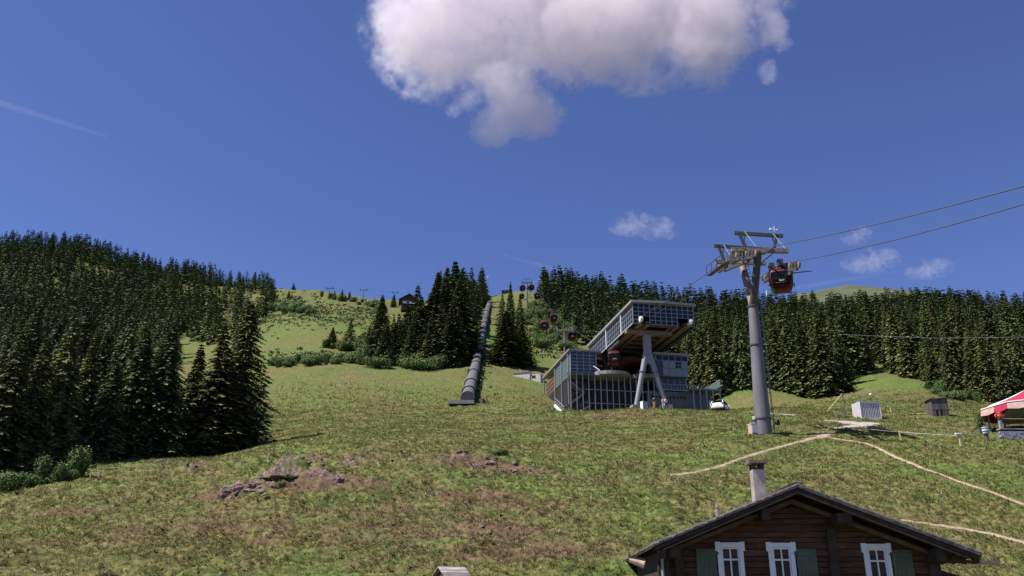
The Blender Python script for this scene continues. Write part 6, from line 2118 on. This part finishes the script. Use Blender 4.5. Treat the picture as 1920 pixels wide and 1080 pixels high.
for px_, py_, s, lb in ((432, 934, .42, 'low pinkish rock at the left end of the bare bank'), (455, 925, .55, 'pinkish rock in the middle of the bare bank left of the hollow'), (478, 917, .6, 'largest pinkish rock directly left of the dark hollow'), (498, 921, .42, 'broken rock at the left lip of the hollow'), (488, 934, .4, 'rock at the foot of the bare bank'), (447, 942, .32, 'small rock below the left end of the bare bank'),
    (572, 903, .45, 'brown rock at the right lip of the hollow'), (610, 905, .5, 'grey rock on the bank right of the hollow'), (652, 898, .42, 'grey rock at the right end of the bank'), (630, 915, .28, 'small stone on the bank right of the hollow'), (345, 888, .5, 'dark rock in the bank near the forest edge'),
    (895, 873, .45, 'dark boulder on the hummock in the middle of the meadow'), (878, 868, .3, 'small rock left of the boulder on the hummock'), (965, 882, .5, 'pale pinkish boulder at the right of the hummock'), (938, 876, .3, 'rock between the two boulders of the hummock'), (915, 893, .26, 'small pale rock below the hummock'), (905, 1002, .3, 'pinkish stone on the lower meadow')):
    p = on_ground(px_, py_)
    o = link('rock', RK[(px_ * 3) % 5], None, p + Vector((0, .1, -.08 * s)))
    s *= .8
    o.scale = (s * random.uniform(.9, 1.35), s, s * random.uniform(.75, 1.1))
    o.rotation_euler = (random.uniform(-.3, .3), random.uniform(-.3, .3), random.uniform(0, 6.28))
    tag(o, lb, 'rock')
p = on_ground(950, 933)
o = MB().tube([(-.5, 0, .06), (.0, .02, .09), (.5, .05, .05)], [.035, .045, .03], 7).build('branch', M_STAKE, None, p)
tag(o, 'pale stick lying on the grass below the hummock', 'stick')

# broken stones and clods on the bare places: one loose spread
VV, FF = [], []
off = 0
rv = np.array([tuple(v.co) for v in RK[0].vertices])
lo_ = bmesh.new(); bmesh.ops.create_icosphere(lo_, subdivisions=1, radius=1); lo_.verts.ensure_lookup_table()
bv = np.array([tuple(v.co) for v in lo_.verts]); bf = np.array([[v.index for v in f.verts] for f in lo_.faces]); lo_.free()
for (p, rx, ry, s_) in RE + [b for b in BR if b[3] > .75 and b[0].y < 75]:
    for k in range(int(7 * rx)):
        x, y = p.x + rng.normal() * rx * .62, p.y + rng.normal() * ry * .62
        r_ = abs(rng.normal()) ** 1.6 * .055 + .02
        V = bv * (1 + rng.normal(size=(len(bv), 1)) * .22) * np.array([rng.uniform(.8, 1.5), rng.uniform(.8, 1.3), rng.uniform(.5, .9)]) * r_
        VV.append(V + np.array([x, y, float(ground([x], [y])[0]) + r_ * .2])); FF.append(bf + off); off += len(bv)
tag(link('rubble', np_mesh('rubble', np.concatenate(VV), np.concatenate(FF), M_ROCK)), 'loose stones and clods scattered over the bare brown banks', 'rubble', None, 'stuff')

# the rock face and the overhanging turf of the bank
def lump(name, p, rx, ry, rz_, seed, m_, amp, label=None, cat=None, sub=5, tone=None):
    bm = bmesh.new(); bmesh.ops.create_icosphere(bm, subdivisions=sub, radius=1)
    C_ = np.array([tuple(v.co) for v in bm.verts])
    u_ = C_[:, 0] * rx * 1.7 + seed; w_ = C_[:, 2] * rz_ * 2.4 + C_[:, 1] * ry * 1.3
    d_ = 1 + amp * (fbm(u_, w_, 4, seed) - .7 * np.abs(fbm(u_ * 1.8, w_ * 1.5, 4, seed + 5)))
    for v, k in zip(bm.verts, d_): v.co = (v.co.x * k * rx, v.co.y * k * ry, v.co.z * k * rz_)
    me = bpy.data.meshes.new(name); bm.to_mesh(me); bm.free(); me.materials.append(m_)
    if tone is not None:
        a_ = me.attributes.new('tone', 'FLOAT_COLOR', 'POINT'); a_.data.foreach_set('color', np.tile(np.array([*tone, 1], np.float32), (len(me.vertices), 1)).ravel())
    o = link(name, me, None, p)
    return tag(o, label, cat) if label else o
p = on_ground(463, 925); lump('rock_outcrop', p + Vector((0, .25, -.12)), 1.75, .8, .62, 3, M_ROCK, .75, 'broad rough pinkish rock face in the bank left of the dark hollow', 'rock')
p = on_ground(630, 903); lump('rock_outcrop', p + Vector((0, .3, -.1)), .9, .5, .36, 9, M_ROCK, .75, 'smaller rough grey rock face in the bank right of the hollow', 'rock')
p = on_ground(540, 899); tag(lump('turf_bank', p + Vector((.1, -.35, -.02)), 1.7, .95, .20, 14, bpy.data.materials['meadow_ground'], .5, tone=(.45, 0, 0)), None, None, None, 'structure')
p = on_ground(905, 868); lump('rock_outcrop', p + Vector((0, .3, -.1)), 1.1, .5, .30, 21, M_ROCK, .75, 'rough dark rock edge on the hummock in the middle of the meadow', 'rock')

# ------------------------------------------------------------------ clouds: real volumes high over the ridge
def cloud_material(name, dens, scale, ell, org, gain, soft, amp, aniso=.25):
    """ell: list of (centre, radii); density falls off towards the skin of these bodies and is frayed by noise"""
    m = bpy.data.materials.new(name)
    m.use_nodes = True
    n, l = m.node_tree.nodes, m.node_tree.links
    n.remove(n['Principled BSDF'])
    pv = n.new('ShaderNodeVolumePrincipled')
    pv.inputs['Color'].default_value = (.93, .87, .91, 1)
    pv.inputs['Anisotropy'].default_value = aniso
    tc = n.new('ShaderNodeTexCoord')
    def noise(sc, det, ro):
        z = n.new('ShaderNodeTexNoise'); z.inputs['Scale'].default_value = sc; z.inputs['Detail'].default_value = det; z.inputs['Roughness'].default_value = ro
        l.new(tc.outputs['Object'], z.inputs['Vector']); return z.outputs[0]
    def math_(op, a, b=None, c=None):
        x = n.new('ShaderNodeMath'); x.operation = op
        for i, v in enumerate((a, b, c)):
            if v is None: continue
            if isinstance(v, (int, float)): x.inputs[i].default_value = v
            else: l.new(v, x.inputs[i])
        return x.outputs[0]
    best = None
    for c, R in ell:
        v = n.new('ShaderNodeVectorMath'); v.operation = 'MULTIPLY_ADD'
        v.inputs[1].default_value = (1 / R.x, 1 / R.y, 1 / R.z)
        v.inputs[2].default_value = (-(c.x - org.x) / R.x, -(c.y - org.y) / R.y, -(c.z - org.z) / R.z)
        l.new(tc.outputs['Object'], v.inputs[0])
        ln = n.new('ShaderNodeVectorMath'); ln.operation = 'LENGTH'
        l.new(v.outputs[0], ln.inputs[0])
        best = ln.outputs['Value'] if best is None else math_('MINIMUM', best, ln.outputs['Value'])
    inner = math_('SUBTRACT', 1.0, best)
    nz = math_('ADD', math_('MULTIPLY', noise(scale, 6, .62), 1.0), math_('MULTIPLY', noise(scale * 4.6, 7, .74), .85))
    s_ = math_('ADD', math_('MULTIPLY', inner, gain), math_('MULTIPLY_ADD', nz, amp, -.925 * amp))
    s_ = math_('SUBTRACT', s_, .12 * gain)
    r = n.new('ShaderNodeMapRange'); r.interpolation_type = 'SMOOTHSTEP'
    r.inputs[1].default_value = 0.0; r.inputs[2].default_value = soft
    r.inputs[3].default_value = 0; r.inputs[4].default_value = dens
    l.new(s_, r.inputs[0])
    skin = math_('MINIMUM', math_('MULTIPLY', math_('MAXIMUM', inner, 0.0), 14), 1.0)
    l.new(math_('MULTIPLY', r.outputs[0], skin), pv.inputs['Density'])
    l.new(pv.outputs[0], n['Material Output'].inputs['Volume'])
    return m
def cloud(name, blobs_, D, label, dens, scale, gain, soft, amp, voxel, group=None):
    """blobs: picture x, y, half width, half height in picture pixels, depth offset, depth radius factor; D distance along the ground"""
    ell = []
    for px_, py_, rx, ry, dy, rd in blobs_:
        c = P(px_, py_, D + dy)
        k = c.length / FPX
        ell.append((c, Vector((rx * k * 1.2, min(rx, 120) * k * rd * 1.2, ry * k * 1.16))))
    org = sum((c for c, _ in ell), Vector()) / len(ell)
    bm = bmesh.new()
    for c, R in ell:
        bmesh.ops.create_icosphere(bm, subdivisions=4, radius=1.03, matrix=Matrix.Translation(c - org) @ Matrix.Diagonal((R.x, R.y, R.z, 1)))
    me = bpy.data.meshes.new(name); bm.to_mesh(me); bm.free()
    o = bpy.data.objects.new(name, me); COL.objects.link(o)
    md = o.modifiers.new('union', 'REMESH'); md.mode = 'VOXEL'; md.voxel_size = voxel
    dg = bpy.context.evaluated_depsgraph_get()
    nm = bpy.data.meshes.new_from_object(o.evaluated_get(dg))
    bpy.data.objects.remove(o)
    nm.name = name
    nm.materials.clear(); nm.materials.append(cloud_material(name + '_vapour', dens, scale, ell, org, gain, soft, amp))
    o = link(name, nm, None, org)
    return tag(o, label, 'cloud', group)
CD = 1500
big = [(885, 20, 165, 145, 0, 1.0), (1060, -20, 260, 165, 40, .9), (1240, -25, 200, 170, 0, .9), (1320, 50, 92, 105, -60, 1.1), (800, 60, 105, 110, 30, 1.1), (755, 60, 52, 72, -30, 1.2), (830, 135, 60, 50, 20, 1.2), (1150, 82, 190, 70, 10, 1.0),
       (955, 175, 70, 70, -30, 1.0), (1000, 205, 60, 48, 0, 1.0), (920, 230, 42, 42, 10, 1.2), (1325, 108, 58, 42, 20, 1.1), (1450, 55, 28, 42, -30, 1.2), (880, 185, 30, 26, -10, 1.0), (728, 20, 34, 46, 10, 1.0)]
cloud('cloud', big, CD, 'large pinkish grey and white cumulus cloud at the top of the sky', .0095, .0088, 1.9, .7, 4.8, 22)
for bl, lb in (([(1185, 422, 40, 17, 0, 1), (1235, 430, 34, 18, 0, 1), (1180, 405, 14, 12, 0, 1)], 'small wispy white cloud in the sky left of the large mast'),
    ([(1632, 490, 44, 17, 0, 1), (1660, 487, 22, 17, 0, 1)], 'small white cloud over the right wood'),
    ([(1606, 443, 24, 14, 0, 1)], 'tiny faint cloud beside the ropes over the right wood'),
    ([(1742, 506, 34, 15, 0, 1)], 'faint cloud wisp right of the small white cloud over the right wood'),
    ([(850, 205, 15, 14, 0, 1), (882, 188, 20, 22, 0, 1)], 'shred of white cloud left of the lower lobe of the large cloud'),
    ([(1440, 134, 18, 22, 0, 1), (1470, 85, 16, 14, 0, 1)], 'shreds of white cloud right of the large cloud')):
    cloud('cloud_wisp', bl, 2200, lb, .0048, .019, .9, .9, 5.6, 6)
# vapour trails
mt = bpy.data.materials.new('trail_vapour'); mt.use_nodes = True
n = mt.node_tree.nodes; n.remove(n['Principled BSDF'])
pv = n.new('ShaderNodeVolumePrincipled'); pv.inputs['Density'].default_value = .0009; pv.inputs['Color'].default_value = (1, 1, 1, 1)
mt.node_tree.links.new(pv.outputs[0], n['Material Output'].inputs['Volume'])
for a_, b_, r0_, r1_, lb in (((-20, 187), (200, 256), 34, 14, 'faint vapour trail slanting across the left of the sky'), ((945, 478), (1085, 518), 10, 30, 'short white vapour trail above the trees right of the pipe'), ((1440, 548), (1800, 490), 20, 8, 'very faint vapour trail low over the right wood')):
    A, B = P(*a_, 6000), P(*b_, 6000)
    o = MB().tube([A.lerp(B, k / 10) for k in range(11)], [r0_ + (r1_ - r0_) * k / 10 for k in range(11)], 10).build('vapour_trail', mt)
    tag(o, lb, 'vapour trail')
